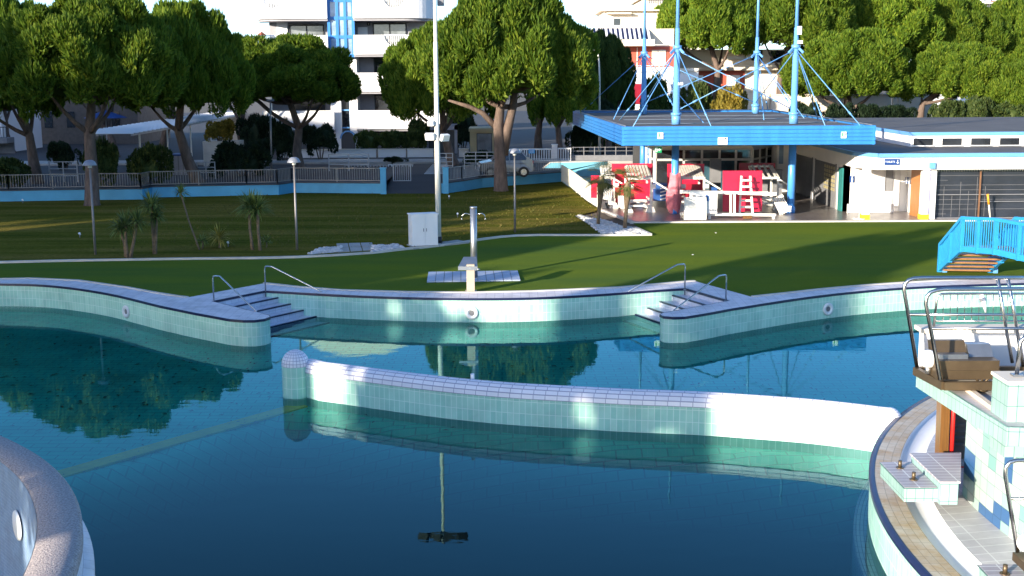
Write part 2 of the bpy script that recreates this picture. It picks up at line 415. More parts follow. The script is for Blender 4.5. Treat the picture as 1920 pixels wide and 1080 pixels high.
# ground: one sheet to the horizon with the pool left open
g = MB(); hole = [Vector((x, y, 0)) for x, y in pool]
BIG = 1500.; outer = [Vector(q) for q in ((-BIG, -BIG, 0), (BIG, -BIG, 0), (BIG, BIG, 0), (-BIG, BIG, 0))]
tri = tessellate_polygon([outer, hole]); allp = outer+hole; fs = []
for t in tri:
    a, b, c = (allp[i] for i in t); fs.append(t if (b-a).cross(c-a).z > 0 else t[::-1])
g.add([(p.x, p.y, D-.03) for p in allp], fs); struct(g.build('ground', 'soil'))
# water body
w = MB(); w.prism(pool, -3.6, 0.); o = struct(w.build('water', 'water', weld=True))
# pool floor: shallow beyond the yellow line and the dividing wall, deep on the near side
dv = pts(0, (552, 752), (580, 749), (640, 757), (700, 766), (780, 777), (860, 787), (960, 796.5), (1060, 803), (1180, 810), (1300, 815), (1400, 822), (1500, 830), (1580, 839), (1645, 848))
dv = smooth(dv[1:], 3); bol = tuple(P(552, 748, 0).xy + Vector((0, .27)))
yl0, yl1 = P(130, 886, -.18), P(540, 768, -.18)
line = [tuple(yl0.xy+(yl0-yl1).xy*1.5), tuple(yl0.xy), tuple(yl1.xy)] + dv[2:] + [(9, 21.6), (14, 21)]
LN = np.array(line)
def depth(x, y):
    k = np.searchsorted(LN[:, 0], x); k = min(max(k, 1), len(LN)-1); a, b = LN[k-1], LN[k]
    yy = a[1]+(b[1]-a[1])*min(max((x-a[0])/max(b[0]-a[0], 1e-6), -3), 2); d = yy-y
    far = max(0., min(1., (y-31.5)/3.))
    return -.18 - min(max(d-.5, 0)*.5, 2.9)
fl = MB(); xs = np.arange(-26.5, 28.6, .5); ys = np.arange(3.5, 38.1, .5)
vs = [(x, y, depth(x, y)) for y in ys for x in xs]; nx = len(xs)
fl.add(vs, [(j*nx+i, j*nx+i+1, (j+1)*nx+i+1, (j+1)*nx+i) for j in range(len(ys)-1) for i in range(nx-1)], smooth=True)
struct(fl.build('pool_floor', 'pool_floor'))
yl = MB(); d = (yl1-yl0); d.z = 0; d.normalize(); n = Vector((-d.y, d.x, 0))*.2; e0, e1 = yl0-d*4, yl1+d*.4
yl.hexa([e0-n-Vector((0, 0, .01)), e1-n-Vector((0, 0, .01)), e1+n-Vector((0, 0, .01)), e0+n-Vector((0, 0, .01))]+[q+Vector((0, 0, .03)) for q in (e0-n, e1-n, e1+n, e0+n)])
tag(yl.build('floor_marking', 'yellow_line'), kind='structure')
# sunk leaves and drain grit gathered on the shallow floor
lf = MB()
for k in range(900):
    x, y = random.uniform(-15, 12), random.uniform(24, 34)
    if random.random() < .12: t = random.random(); x, y = yl0.x+(yl1.x-yl0.x)*t+random.gauss(0, .25), yl0.y+(yl1.y-yl0.y)*t+random.gauss(-.1, .25)
    if depth(x, y) < -.20: continue
    a = random.uniform(0, PI); L = random.uniform(.03, .10); cx, cy = math.cos(a)*L, math.sin(a)*L; z = -.172+random.uniform(0, .02)
    lf.add([(x-cx, y-cy, z), (x+cy*.35, y-cx*.35, z+.012), (x+cx, y+cy, z), (x-cy*.35, y+cx*.35, z+.012)], [(0, 1, 2, 3)])
tag(lf.build('sunken_leaves', 'dark_grey'), kind='stuff')

# turf
kerb_px = [(-330, 500), (-120, 497), (0, 494), (120, 491), (330, 487.5), (480, 486), (560, 484), (640, 480), (700, 476), (760, 469), (800, 465.5), (860, 458), (905, 450.5), (940, 446), (970, 443.5), (1010, 442.5), (1120, 442.8), (1219, 442)]
kerb = pts(D, *kerb_px); kerb = [(-50, kerb[0][1]+.5)]+kerb[0:]
pav = [tuple(P(1186, 418)[:2]), (40., P(1750, 415).y)]
tf = MB(); tf.poly(tf_left+tf_mid+tf_right+[(45, 4), (45, pav[1][1])]+[pav[1], pav[0]]+kerb[::-1]+[(-50, 4)], D); struct(tf.build('turf', 'turf'))
# lawn, kerbs, pavilion paving
wall_l = pts(D, (-330, 386), (-40, 379.5), (16, 379), (183, 376), (268, 375.3), (286, 371.5), (463, 367.5), (523, 366.5), (549, 362.5), (718, 364))
wall_r = pts(D, (835, 364), (870, 359), (905, 353), (990, 346.5), (1053, 341.5))
path_e = pts(D, (1053, 341.5), (1072, 355), (1100, 379), (1125, 395), (1140, 406))
ln = MB(); ln.poly(kerb[:-1]+pts(D, (1186, 427), (1124, 427), (1078, 407))+path_e[::-1][1:]+wall_r[::-1]+wall_l[::-1]+[(-50, wall_l[0][1])], D+.035)
struct(ln.build('lawn', 'lawn'))
kb = MB(); ko = offset(kerb, .14)
for i in range(len(kerb)-1): kb.hexa([(*kerb[i], D-.05), (*kerb[i+1], D-.05), (*ko[i+1], D-.05), (*ko[i], D-.05), (*kerb[i], D+.07), (*kerb[i+1], D+.07), (*ko[i+1], D+.07), (*ko[i], D+.07)])
pk = [tuple(P(x, y)[:2]) for x, y in ((1078, 406), (1128, 427), (1219, 442))]
kb2 = MB()
for a, b in ((P(1086, 406), P(1190, 441)), (P(1190, 429), P(1219, 442)), (P(1186, 418), P(1130, 396))): kb2.bar(a+Vector((0, 0, .03)), b+Vector((0, 0, .03)), .16, .12)
struct(kb.build('kerb', 'kerb_stone')); struct(kb2.build('planter_kerb', 'kerb_stone'))
pv = MB(); pv.poly([pav[0], pav[1], (40, 90), (3.0, 90)]+[(3.2, 76.)]+path_e[::1][0:], D+.03); struct(pv.build('pavement', 'paving'))
pk = MB(); pk.box(pav[0][0]-.1, 40, pav[0][1]-.12, pav[0][1]+.12, D-.05, D+.06); struct(pk.build('pavement_kerb', 'kerb_stone'))
# street level behind the blue wall
stl = MB(); s_edge = [(-200, 64.)]+[(-50, wall_l[0][1]+.1)]+offset(wall_l, .12)
gap0, gap1 = P(718, 364), P(835, 364)
stl.poly([(-200, 200), (-200, 64)]+[(-50, wall_l[0][1]+.1)]+offset(wall_l, .12)+[(gap0.x, 72.5), (gap1.x, 72.5)]+offset(wall_r, .12)+[(3.4, 84), (300, 84), (300, 200)], ST)
struct(stl.build('street', 'asphalt'))
rp = MB(); rp.add([(gap0.x, gap0.y-.2, D+.02), (gap1.x, gap1.y-.2, D+.02), (gap1.x, 72.6, ST+.004), (gap0.x, 72.6, ST+.004)], [(0, 1, 2, 3)]); struct(rp.build('entrance_ramp', 'asphalt'))
fp = MB(); fp.box(-70, 40, 81.5, 84.5, ST-.2, ST+.12); struct(fp.build('far_pavement', 'concrete'))
zs = MB()
for k in range(9): zs.box(gap0.x+1.75, gap1.x-.5, 72.9+k*.95, 73.4+k*.95, ST-.05, ST+.006)
tag(zs.build('crosswalk_marking', 'road_paint'), kind='structure')

# ---------------------------------------------------------------- tiled pool walls
def ring_light(parent, px, py, pts_w, r=.19):
    t = P(px, py, .28 if py < 600 else .28); best = min(range(len(pts_w)-1), key=lambda i: (Vector(pts_w[i])-t.xy).length+(Vector(pts_w[i+1])-t.xy).length)
    a, b = Vector(pts_w[best]), Vector(pts_w[best+1]); d = (b-a).normalized(); n = Vector((d.y, -d.x))
    c = a + d*max(0, min((b-a).length, (t.xy-a).dot(d))); z = .27
    m = MB(); m.lathe((0, 0), [(.001, .0), (r*.45, .0), (r*.5, .02), (r*.62, .035), (r*.95, .035), (r, .0)], 24)
    R = Matrix(((d.x, 0, n.x), (d.y, 0, n.y), (0, 1, 0)))
    m.v = [tuple(R @ Vector(v)+Vector((c.x+n.x*.012, c.y+n.y*.012, z))) for v in m.v]
    o = m.build('pool_light', 'ring_white', parent)
    k = MB(); k.lathe((0, 0), [(.001, .012), (r*.4, .012)], 16); k.v = [tuple(R @ Vector(v)+Vector((c.x+n.x*.012, c.y+n.y*.012, z))) for v in k.v]
    k.build('lens', 'mid_grey', o)
def pool_wall(label, face, cop_poly, light=None, visible=None):
    t = thing('pool_wall', label, 'pool wall', (face[len(face)//2][0], face[len(face)//2][1], 0))
    m = MB(); m.vwall(face, -3.3, D-.05, smooth=True); m.build('tiled_face', 'mint_tile', t, weld=True)
    c = MB(); c.prism(cop_poly, D-.05, D+.02); c.build('coping', 'coping_stone', t)
    s = MB(); o1 = offset(face, -.018)
    for i in range(len(face)-1): s.hexa([(*o1[i], D-.045), (*o1[i+1], D-.045), (*face[i+1], D-.045), (*face[i], D-.045), (*o1[i], D+.024), (*o1[i+1], D+.024), (*face[i+1], D+.024), (*face[i], D+.024)])
    s.build('edge_trim', 'navy', t)
    b = MB(); q = cop_poly
    if light: ring_light(t, light[0], light[1], face)
    return t
ins = lambda a, b, k: (a[0]+(b[0]-a[0])*k, a[1]+(b[1]-a[1])*k)
pool_wall('long curved mint tiled pool wall left of the shower, ending in a rounded point', wl_left+[tuple(A_)], wl_left+[tuple(A_), tuple(B_)]+[tf_mid[0]]+tf_left[::-1], (221, 586))
pool_wall('mint tiled pool wall below the steel shower, between the two sets of steps', wl_mid, wl_mid+tf_mid[::-1], (881, 597))
pool_wall('curved mint tiled pool wall running right from the second set of steps', [tuple(A2)]+wl_right, [tuple(B2), tuple(A2)]+wl_right+tf_right[::-1]+[tf_mid[-1]], (1583, 586))
# white lip along the turf edge of the coping
lp = MB()
for tl in (tf_left, tf_mid, tf_right):
    a = offset(tl, -.1)
    for i in range(len(tl)-1): lp.hexa([(*a[i], D), (*a[i+1], D), (*tl[i+1], D), (*tl[i], D), (*a[i], D+.05), (*a[i+1], D+.05), (*tl[i+1], D+.05), (*tl[i], D+.05)])
tag(lp.build('deck_edging', 'kerb_stone'), kind='structure')
def isect(p, d, a, b):                            # point on line p + t d crossing the segment line a-b
    a, b = Vector(a), Vector(b); e = b-a; den = d.x*e.y-d.y*e.x; t = ((a.x-p.x)*e.y-(a.y-p.y)*e.x)/den
    return p+d*t
def steps(label, A, B, tip, wallp, sgn):
    A, B = Vector(A), Vector(B); t = thing('pool_steps', label, 'steps', (A.x, A.y, 0)); u = (B-A).normalized()
    n = Vector((u.y, -u.x))*sgn
    def line_at(k):
        p = A+n*k; l = isect(p, u, A, tip); 
        r = None
        for i in range(len(wallp)-1):
            a, b = Vector(wallp[i]), Vector(wallp[i+1]); q = isect(p, u, a, b); s = (q-a).dot(b-a)/(b-a).length_squared
            if -.02 <= s <= 1.02: r = q; break
        return l, r
    for k in range(1, 9):
        z = D-.165*k; a0, b0 = line_at((k-1)*.40+.02 if k > 1 else 0.); a1, b1 = line_at(k*.40+.02)
        if b1 is None or b0 is None: break
        if k > 4: a0, a1 = a0-u*sgn*0, a1
        m = MB(); m.prism([tuple(a0), tuple(a1), tuple(b1), tuple(b0)], -1.3, z); s = m.build('step', 'step_tile', t)
        e = MB(); e.bar((a1.x-n.x*.02, a1.y-n.y*.02, z-.012), (b1.x-n.x*.02, b1.y-n.y*.02, z-.012), .06, .04); e.build('nosing', 'navy', s)
    m = MB(); m.vwall([tuple(A), tuple(B)] if sgn > 0 else [tuple(B), tuple(A)], -1.3, D-.05); m.build('top_riser', 'step_tile', t)
    e = MB(); e.bar((A.x, A.y, D-.01), (B.x, B.y, D-.01), .05, .06); e.build('top_nosing', 'navy', t)
    return n
nL = steps('grey tiled pool steps left of the shower, going down to the right', A_, B_, (-6.47, 32.13), wl_mid, 1)
nR = steps('white tiled pool steps right of the shower, going down to the left', A2, B2, (4.01, 32.14), wl_mid[::-1], -1)
def handrail(label, foot, top, bend, end, foot_in=.2):
    pf = P(*foot); pt = Q(*top, pf.y); pb = Q(*bend, pf.y-.25); pe = end
    t = thing('handrail', label, 'handrail', tuple(pf))
    m = MB(); m.tube([(pf.x, pf.y, pf.z-.3), (pf.x, pf.y, pt.z-.09), (pf.x+(pb.x-pf.x)*.06, pf.y, pt.z-.02), tuple(pt+(pb-pt)*.25), tuple(pb), tuple(pe), tuple(Vector(pe)+Vector((0, 0, -.06)))], .022, 10)
    m.build('rail', 'steel', t)
    c = MB(); c.cyl((pf.x, pf.y), .045, pf.z, pf.z+.015, 12); c.build('base_flange', 'steel_dull', t)
G = 'handrails of the pool steps'
for args in (('bent steel handrail at the left end of the left pool steps', (401, 564), (400, 517), (412, 518), P(480, 583, D+.02)),
             ('long bent steel handrail between the left pool steps and the shower', (498, 546), (496, 499), (510, 500), Q(648, 570, P(648, 590, 0).y-.04)),
             ('long bent steel handrail between the shower and the right pool steps', (1284, 543), (1286, 495), (1270, 496), Q(1159, 557, P(1159, 590, 0).y-.04)),
             ('bent steel handrail at the right end of the right pool steps', (1361, 565), (1362, 515), (1348, 517), P(1263, 582, D+.02))):
    handrail(*args); 
for o in C.objects:
    if o.name.startswith('handrail'): o['group'] = G
# ---------------------------------------------------------------- dividing wall
dt = thing('dividing_wall', 'curved mint tiled wall with white rounded top crossing the pool', 'pool wall', (dv[0][0], dv[0][1], 0))
dvx = [(-4.62, 26.35)]+dv[1:]+[(7.0, 22.02)]
bk = offset(dvx, .40)
m = MB(); m.vwall(dvx, -3.2, .56, smooth=True); m.vwall(bk, -1.2, .56, flip=True, smooth=True); m.build('tiled_face', 'mint_tile', dt, weld=True)
cp = MB(); K = 8
rows = []
for k in range(K+1):
    a = PI*k/K; rows.append((offset(dvx, .20-.225*math.cos(a)), .56+.27*math.sin(a)))
for k in range(K): cp.ribbon(rows[k][0], rows[k+1][0], rows[k][1], rows[k+1][1])
# uv: give every row its own running height so the small tiles line up
for i in range(len(cp.uv)):
    k = i//(len(dvx)-1); cp.uv[i] = [(u, v+.06*k if v == 0 else .06*(k+1)) for u, v in cp.uv[i]]
q = Vector(dvx[-1])+Vector((.07, .19)); cp.lathe(q, [(.225, .3), (.225, .56)]+[(max(.225*math.cos(a), .002), .56+.27*math.sin(a)) for a in [PI/2*k/6 for k in range(1, 7)]], 20)
cp.build('rounded_coping', 'white_tile', dt, weld=False)
lg = MB(); lo = offset(dvx, -.16); 
for i in range(1, len(dvx)-1): lg.hexa([(*lo[i], -1.), (*lo[i+1], -1.), (*dvx[i+1], -1.), (*dvx[i], -1.), (*lo[i], -.2), (*lo[i+1], -.2), (*dvx[i+1], -.2), (*dvx[i], -.2)])
lg.build('submerged_ledge', 'white_tile', dt)
q = Q(886, 716, 24.65); m = MB(); m.cyl((q.x, q.y), .04, .78, .92, 10); m.build('nozzle', 'white_plastic', dt)
bt = thing('end_post', 'round tiled post with white dome at the end of the dividing wall', 'post', (bol[0], bol[1], 0))
m = MB(); m.lathe(bol, [(.30, -3.), (.30, .70)], 28); m.build('tiled_shaft', 'mint_tile', bt)
m = MB(); m.lathe(bol, [(.305, .70)]+[(max(.305*math.cos(a), .002), .72+.33*math.sin(a)) for a in [PI/2*k/9 for k in range(10)]], 28)
m.build('dome', tile('dome_tile', (.74, .72, .76), (.78, .76, .79), (.30, .30, .40), .08, .075, .007, dirt=.1), bt)
# ================================================================ round spa at the left edge
SC, RO, RI, SZ = (-13.09, 10.39), 8.69, 8.20, 2.0
st_ = thing('spa_tub', 'raised round spa with rough pebble rim and dark blue mosaic inside', 'spa', (SC[0], SC[1], 0))
a0, a1 = -1.0, 1.75
m = MB(); m.lathe(SC, [(RI, SZ-.04), (RI+.03, SZ), (RO-.05, SZ), (RO, SZ-.04), (RO, SZ-.16)], 90, a0, a1); m.build('rim', 'stone_rim', st_)
m = MB(); m.lathe(SC, [(RO-.02, SZ-.16), (RO-.02, SZ-.42)], 90, a0, a1); m.build('white_band', 'white_tile', st_)
m = MB(); m.lathe(SC, [(RO-.02, SZ-.42), (RO+.10, SZ-.46), (RO+.10, SZ-.56), (RO+.02, SZ-.60)], 90, a0, a1); m.build('overflow_lip', 'coping_stone', st_)
m = MB(); m.lathe(SC, [(RO+.02, SZ-.60), (RO+.02, -3.2)], 90, a0, a1); m.build('outer_face', 'mint_tile', st_)
m = MB(); m.lathe(SC, [(RI, SZ-.03), (RI-.02, -.6), (.1, -.75)], 90, a0, a1); m.build('mosaic_lining', 'spa_mosaic', st_)
d = ray(33, 985); d2 = Vector((d.x, d.y)); o2 = Vector((-SC[0], -SC[1]))
aa, bb, cc = d2.dot(d2), 2*o2.dot(d2), o2.dot(o2)-(RI-.03)**2; t_ = (-bb+math.sqrt(bb*bb-4*aa*cc))/(2*aa)
hit = Vector((d.x*t_, d.y*t_, HC+d.z*t_)); nn = Vector((SC[0]-hit.x, SC[1]-hit.y, 0)).normalized(); tt = Vector((-nn.y, nn.x, 0))
m = MB(); m.lathe((0, 0), [(.001, .03), (.15, .03), (.19, .02), (.2, .0)], 24)
m.v = [tuple(hit+tt*v[0]+Vector((0, 0, 1))*v[1]*1.0+nn*v[2]) for v in m.v]; m.build('spa_light', 'ring_white', st_)
# ================================================================ tiled island with steel platform at the right
IC, IR = (17.68, 15.43), 12.44
it = thing('island_wall', 'curved mint tiled island edge with navy line and beige gutter tiles', 'pool wall', (5.3, 15.4, 0))
b0, b1 = PI-1.25, PI+.75
L_ = lambda prof, n=80: MB().lathe(IC, prof, n, b0, b1)
L_([(IR, -3.2), (IR, D-.06)]).build('tiled_face', 'mint_tile', it)
L_([(IR+.02, D-.06), (IR+.02, D+.01), (IR-.07, D+.01)]).build('edge_trim', 'navy', it)
L_([(IR-.07, D+.006), (IR-.45, D+.0)]).build('gutter_tiles', 'beige_tile', it)
L_([(IR-.45, D+.0), (IR-.47, D-.06), (IR-.82, D-.06), (IR-.84, D+.02)]).build('white_gutter', 'white_plaster', it)
L_([(IR-.84, D+.02), (IR-1.75, D+.10)]).build('inner_paving', 'grey_tile', it)
L_([(IR+.0, -.22), (IR+.22, -.22), (IR+.22, -2.2)]).build('submerged_ledge', 'white_tile', it)
m = MB(); m.poly([(IC[0]+(IR-1.7)*math.cos(b0+(b1-b0)*k/40), IC[1]+(IR-1.7)*math.sin(b0+(b1-b0)*k/40)) for k in range(41)]+[(20, 5), (20, 25)], D+.09)
m.build('island_floor', 'lavender_tile', it)
# mosaic wall material: mint cells with clusters of blue ones
def mosaic(name, w, h, thr):
    m, nt, b = base(name); v = coords(nt, 'UV')
    sn = _n(nt, 'ShaderNodeVectorMath', operation='SNAP'); sn.inputs[1].default_value = (w, h, 1); nt.links.new(v, sn.inputs[0])
    sc = _n(nt, 'ShaderNodeVectorMath', operation='ADD'); sc.inputs[1].default_value = (w/2, h/2, .37); nt.links.new(sn.outputs[0], sc.inputs[0])
    f = noise(nt, sc.outputs[0], 2.3, 1, .5)
    wn = _n(nt, 'ShaderNodeTexWhiteNoise', noise_dimensions='3D'); nt.links.new(sc.outputs[0], wn.inputs['Vector'])
    lt = ramp(nt, wn.outputs['Value'], [(0, (.31, .43, .39)), (.3, (.36, .45, .41)), (.7, (.42, .47, .44)), (1, (.17, .35, .32))])
    r = _n(nt, 'ShaderNodeValToRGB'); r.color_ramp.interpolation = 'CONSTANT'; e = r.color_ramp.elements
    e[0].color = (0, 0, 0, 1); e[1].position = thr; e[1].color = (1, 1, 1, 1); nt.links.new(f, r.inputs['Fac'])
    c = mixc(nt, r.outputs['Color'], lt, (.038, .11, .25))
    br = _n(nt, 'ShaderNodeTexBrick', offset=0.); nt.links.new(v, br.inputs['Vector'])
    for k, x in (('Color1', (1, 1, 1, 1)), ('Color2', (1, 1, 1, 1)), ('Mortar', (.5, .56, .56, 1)), ('Scale', 1.), ('Mortar Size', .006), ('Brick Width', w), ('Row Height', h)): br.inputs[k].default_value = x
    c = mixc(nt, 1., c, br.outputs['Color'], 'MULTIPLY'); nt.links.new(c, b.inputs['Base Color']); b.inputs['Roughness'].default_value = .3; M[name] = m
mosaic('mosaic_wall', .25, .2, .585)
tw = thing('tower', 'mint and blue mosaic tiled tower carrying the steel platform', 'tower', (6.7, 17, D))
WC, WR = (17.2, 16.75), 10.48; w0, w1 = PI-math.asin((17.65-WC[1])/WR), PI+.62
m = MB(); m.lathe(WC, [(WR, D+.02), (WR, 2.57)], 50, w0, w1); m.build('mosaic_wall', 'mosaic_wall', tw)
e = Vector((WC[0]+WR*math.cos(w0), WC[1]+WR*math.sin(w0), 0)); m = MB(); m.vwall([(12, 18.2), (e.x, e.y)], D, 2.57); m.build('end_wall', 'mint_tile_big', tw)
slab = [(5.77, 17.05), (5.84, 15.75), (5.93, 14.2), (13, 13.3), (13, 18.2), (8, 17.6)]
m = MB(); m.prism(slab, 2.57, 2.80); m.build('slab', 'mint_tile_big', tw)
m = MB(); m.poly([(5.80, 17.0), (5.96, 14.25), (12.9, 13.35), (12.9, 18.1), (8, 17.55)], 2.805); m.build('slab_floor', 'grey_tile', tw)
m = MB(); m.bar(P(1800, 719, 2.83), P(1872, 772, 2.83), .07, .06); m.build('floor_kerb', 'cream', tw)
m = MB(); m.box(6.0, 9, 14.42, 14.90, 2.36, 3.28, uv=True); m.build('corner_pier', 'mint_tile_big', tw)
m = MB(); m.box(5.98, 9, 14.40, 14.92, 3.28, 3.32); m.build('pier_coping', 'cream_pale', tw)
m = MB(); m.hexa([(5.80, 16.86, 2.8), (13, 16.86, 2.8), (13, 17.1, 2.8), (5.80, 17.1, 2.8), (5.80, 16.86, 3.40), (13, 16.86, 3.40), (13, 17.1, 3.40), (5.80, 17.1, 3.40)]); m.build('rear_parapet', 'white_plaster', tw)
m = MB(); m.box(5.74, 13, 16.82, 17.15, 3.40, 3.46); m.build('parapet_coping', 'cream_pale', tw)
# dark louvred opening and wooden curve under the slab
m = MB(); m.box(7.06, 9.2, 19.35, 19.6, D, 2.5)
for k in range(14): m.rbox((7.7, 19.32, 1.0+k*.11), (1.2, .03, .05), 0, .5)
m.build('louvre_panel', 'mid_grey', tw)
m = MB()
for k in range(2):
    a = 1.6+k*.16; y_ = 18.9+k*.13; x_ = 6.84+.03*math.sin(k*.5); m.hexa([(x_, y_, D), (x_+.14, y_, D), (x_+.14, y_+.128, D), (x_, y_+.128, D), (x_-.03, y_, 2.5), (x_+.11, y_, 2.5), (x_+.11, y_+.128, 2.5), (x_-.03, y_+.128, 2.5)])
m.build('wooden_curve', 'orange_wood', tw)
m = MB(); m.tube([(7.04, 18.92, .72), (7.02, 18.92, 2.4)], .035, 8); m.tube([(7.04, 18.92, .74), (7.35, 18.9, .74)], .03, 8); m.build('red_pipe', 'red_paint', tw)
# steel platform frame and rails
pf = thing('steel_platform', 'brown steel platform frame with tall bent pipe rails on the tower', 'platform', (5.7, 16.7, 2.81))
m = MB(); A3, B3 = (5.58, 16.54), (5.68, 15.70)
m.bar((*A3, 2.93), (*B3, 2.93), .07, .11); m.bar((*B3, 2.93), (9.5, 15.70, 2.93), .07, .11); m.bar((*A3, 2.93), (9.5, 16.54, 2.93), .07, .11); m.build('frame', 'steel_brown', pf)
m = MB(); m.poly([(5.62, 16.5), (5.72, 15.74), (9.4, 15.74), (9.4, 16.5)], 2.9); m.build('platform_floor', 'kerb_stone', pf)
def rail(name, Y, path, r=.027):
    m = MB(); m.tube([tuple(Q(x, y, Y)) for x, y in path], r, 10); return m.build(name, 'steel', pf)
rA = rail('guard_rail', 16.54, [(1720, 692), (1698, 560), (1695, 543), (1697, 532), (1704, 525), (1714, 522), (1730, 521), (2060, 521)])
rB = rail('guard_rail', 15.70, [(1763, 712), (1740, 590), (1736, 570), (1738, 556), (1745, 548), (1757, 544), (1772, 542), (2080, 541)])
rail('mid_rail', 16.54, [(1705, 590), (1880, 590), (2060, 590)], .02)
rail('mid_rail', 15.70, [(1746, 616), (2080, 616)], .02)
rail('upright', 16.54, [(1871, 523), (1882, 590), (1898, 680)], .025)
rail('upright', 16.54, [(1890, 523), (1902, 590), (1919, 690)], .025)
gp = MB(); gp.tube([tuple(Q(x, y, 16.98)) for x, y in ((1751, 612), (1756, 565), (1758, 556), (1766, 551), (1780, 550.5), (2050, 550.5))], .018, 8)
gp.tube([tuple(Q(x, y, 16.98)) for x, y in ((1754, 602), (2050, 602))], .014, 8)
for k in range(21): gp.tube([tuple(Q(1769+13.4*k, 551, 16.98)), tuple(Q(1768+13.4*k, 602, 16.98))], .006, 6)
gp.build('barred_gate', 'steel', pf)
m = MB(); a, b, c = Q(1840, 553, 16.95), Q(1846, 573, 16.95), Q(1848, 586, 16.95); m.tube([a, a+(b-a)*.5, b, c], [.035, .045, .03, .01], 6); m.build('tied_rag', 'white_paint', pf)
# steel control box with a white ball lamp on the platform
cb = thing('control_box', 'brown steel box with two hinged lids on the steel platform', 'box', tuple(Q(1815, 716, 15.9)))
Yb = 15.84; x0, x1, x2 = xat(1757, Yb, 700), xat(1826, Yb, 700), xat(1873, Yb, 700); zb, zt = zat(716, Yb), zat(681, Yb)
m = MB(); m.box(x0, x2, Yb, Yb+.42, zb, zt); m.box(x0-.01, x2+.01, Yb-.012, Yb, zb+(zt-zb)*.42, zb+(zt-zb)*.50); m.build('case', 'steel_brown', cb)
m = MB(); m.hexa([(x0+.02, Yb+.25, zt), (x1, Yb+.25, zt), (x1, Yb+.40, zt), (x0+.02, Yb+.40, zt), (x0, Yb+.36, zt+.20), (x1-.02, Yb+.36, zt+.20), (x1-.02, Yb+.44, zt+.20), (x0, Yb+.44, zt+.20)]); l1 = m.build('lid', 'steel_brown', cb)
m = MB(); m.hexa([(x1+.01, Yb+.22, zt), (x2, Yb+.22, zt), (x2, Yb+.42, zt), (x1+.01, Yb+.42, zt), (x1+.01, Yb+.34, zt+.15), (x2, Yb+.34, zt+.15), (x2, Yb+.44, zt+.15), (x1+.01, Yb+.44, zt+.15)]); l2 = m.build('lid', 'steel_dull', cb); l2['label'] = 'bright metal lid'
m = MB(); m.box(x0+.05, x1-.05, Yb+.10, Yb+.24, zt-.02, zt+.06); m.build('mechanism', 'steel_dull', cb)
bl = thing('ball_lamp', 'white ball lamp on a pipe bracket beside the steel box on the platform', 'lamp', tuple(Q(1742, 690, 16.15)))
q = Q(1741, 673, 16.1); m = MB(); m.sphere(q, .125, 20, 14); m.build('globe', 'white_plastic', bl)
m = MB(); m.tube([q, q+Vector((.10, -.05, -.04)), q+Vector((.22, -.12, -.16))], .035, 8); m.tube([q+Vector((.0, 0, -.1)), q+Vector((0, 0, -.2))], .04, 8); m.build('bracket', 'steel_dull', bl)
ft = thing('pipe_clamp', 'small rusty branched steel clamp on the tower slab below the box', 'clamp', tuple(P(1840, 733, 2.81)))
q = P(1840, 733, 2.81); m = MB(); m.cyl(q, .07, 2.81, 2.84, 10); m.cyl(q, .028, 2.83, 2.93, 8)
for s in (-1, 0, 1): m.tube([(q.x, q.y, 2.9), (q.x+s*.08, q.y, 2.97), (q.x+s*.06, q.y, 3.02)], .016, 6)
m.build('clamp_body', 'steel_brown', ft)
hr = thing('handrail', 'bent steel handrail standing on the corner pier of the tower', 'handrail', (6.2, 15, 3.32))
m = MB(); m.tube([tuple(Q(x, y, 14.66)) for x, y in ((1906, 706), (1912, 650), (1914, 640), (1921, 632), (1940, 629), (2000, 629))], .026, 10); m.build('rail', 'steel', hr)
m = MB(); q = Q(1906, 706, 14.66); m.rbox((q.x, q.y, 3.335), (.12, .12, .02)); m.build('base_flange', 'steel_dull', hr)
# starting blocks
def start_block(label, y0, y1):
    t = thing('starting_block', label, 'starting block', (5.8, (y0+y1)/2, D), 'starting blocks on the island edge')
    m = MB(); m.box(5.59, 6.06, y0, y1, .95, 1.15, uv=True); m.box(5.575, 6.06, y0-.02, y1+.02, 1.15, 1.165); m.build('low_block', 'mint_tile_big', t)
    m = MB(); m.prism([(6.06, y0-.12), (6.31, y0-.13), (6.80, y1+.05), (6.06, y1+.03)], .95, 1.27); m.build('high_block', 'mint_tile_big', t)
    m = MB(); m.prism([(6.04, y0-.14), (6.33, y0-.15), (6.82, y1+.05), (6.04, y1+.05)], 1.27, 1.30); m.build('block_top', 'lavender_tile', t)
    m = MB(); m.prism([(5.585, y0-.01), (6.05, y0-.01), (6.05, y1+.01), (5.585, y1+.01)], 1.166, 1.172); m.build('low_block_top', 'lavender_tile', t)
    for fx, fy in ((5.79, y0+.86), (5.82, y0+.32)):
        m = MB(); m.cyl((fx, fy), .06, 1.17, 1.185, 12); m.cyl((fx, fy), .028, 1.18, 1.29, 10); m.build('peg', 'steel_brown', t)
start_block('mint tiled stepped block with two steel pegs over the beige gutter below the tower', 16.76, 17.90)
start_block('mint tiled block cut by the bottom right corner of the picture', 12.8, 13.94)
lr = thing('lower_platform', 'bent steel rail with small platform and ball light at the lower right edge', 'platform', tuple(Q(1905, 1035, 13.8)))
def rl(name, path, r=.025):
    m = MB(); m.tube([tuple(Q(x, y, 13.8)) for x, y in path], r, 10); m.build(name, 'steel', lr)
rl('guard_rail', [(1908, 1035), (1892, 935), (1885, 890), (1886, 876), (1893, 867), (1905, 863), (1990, 860)])
rl('mid_rail', [(1894, 935), (1990, 935)], .018)
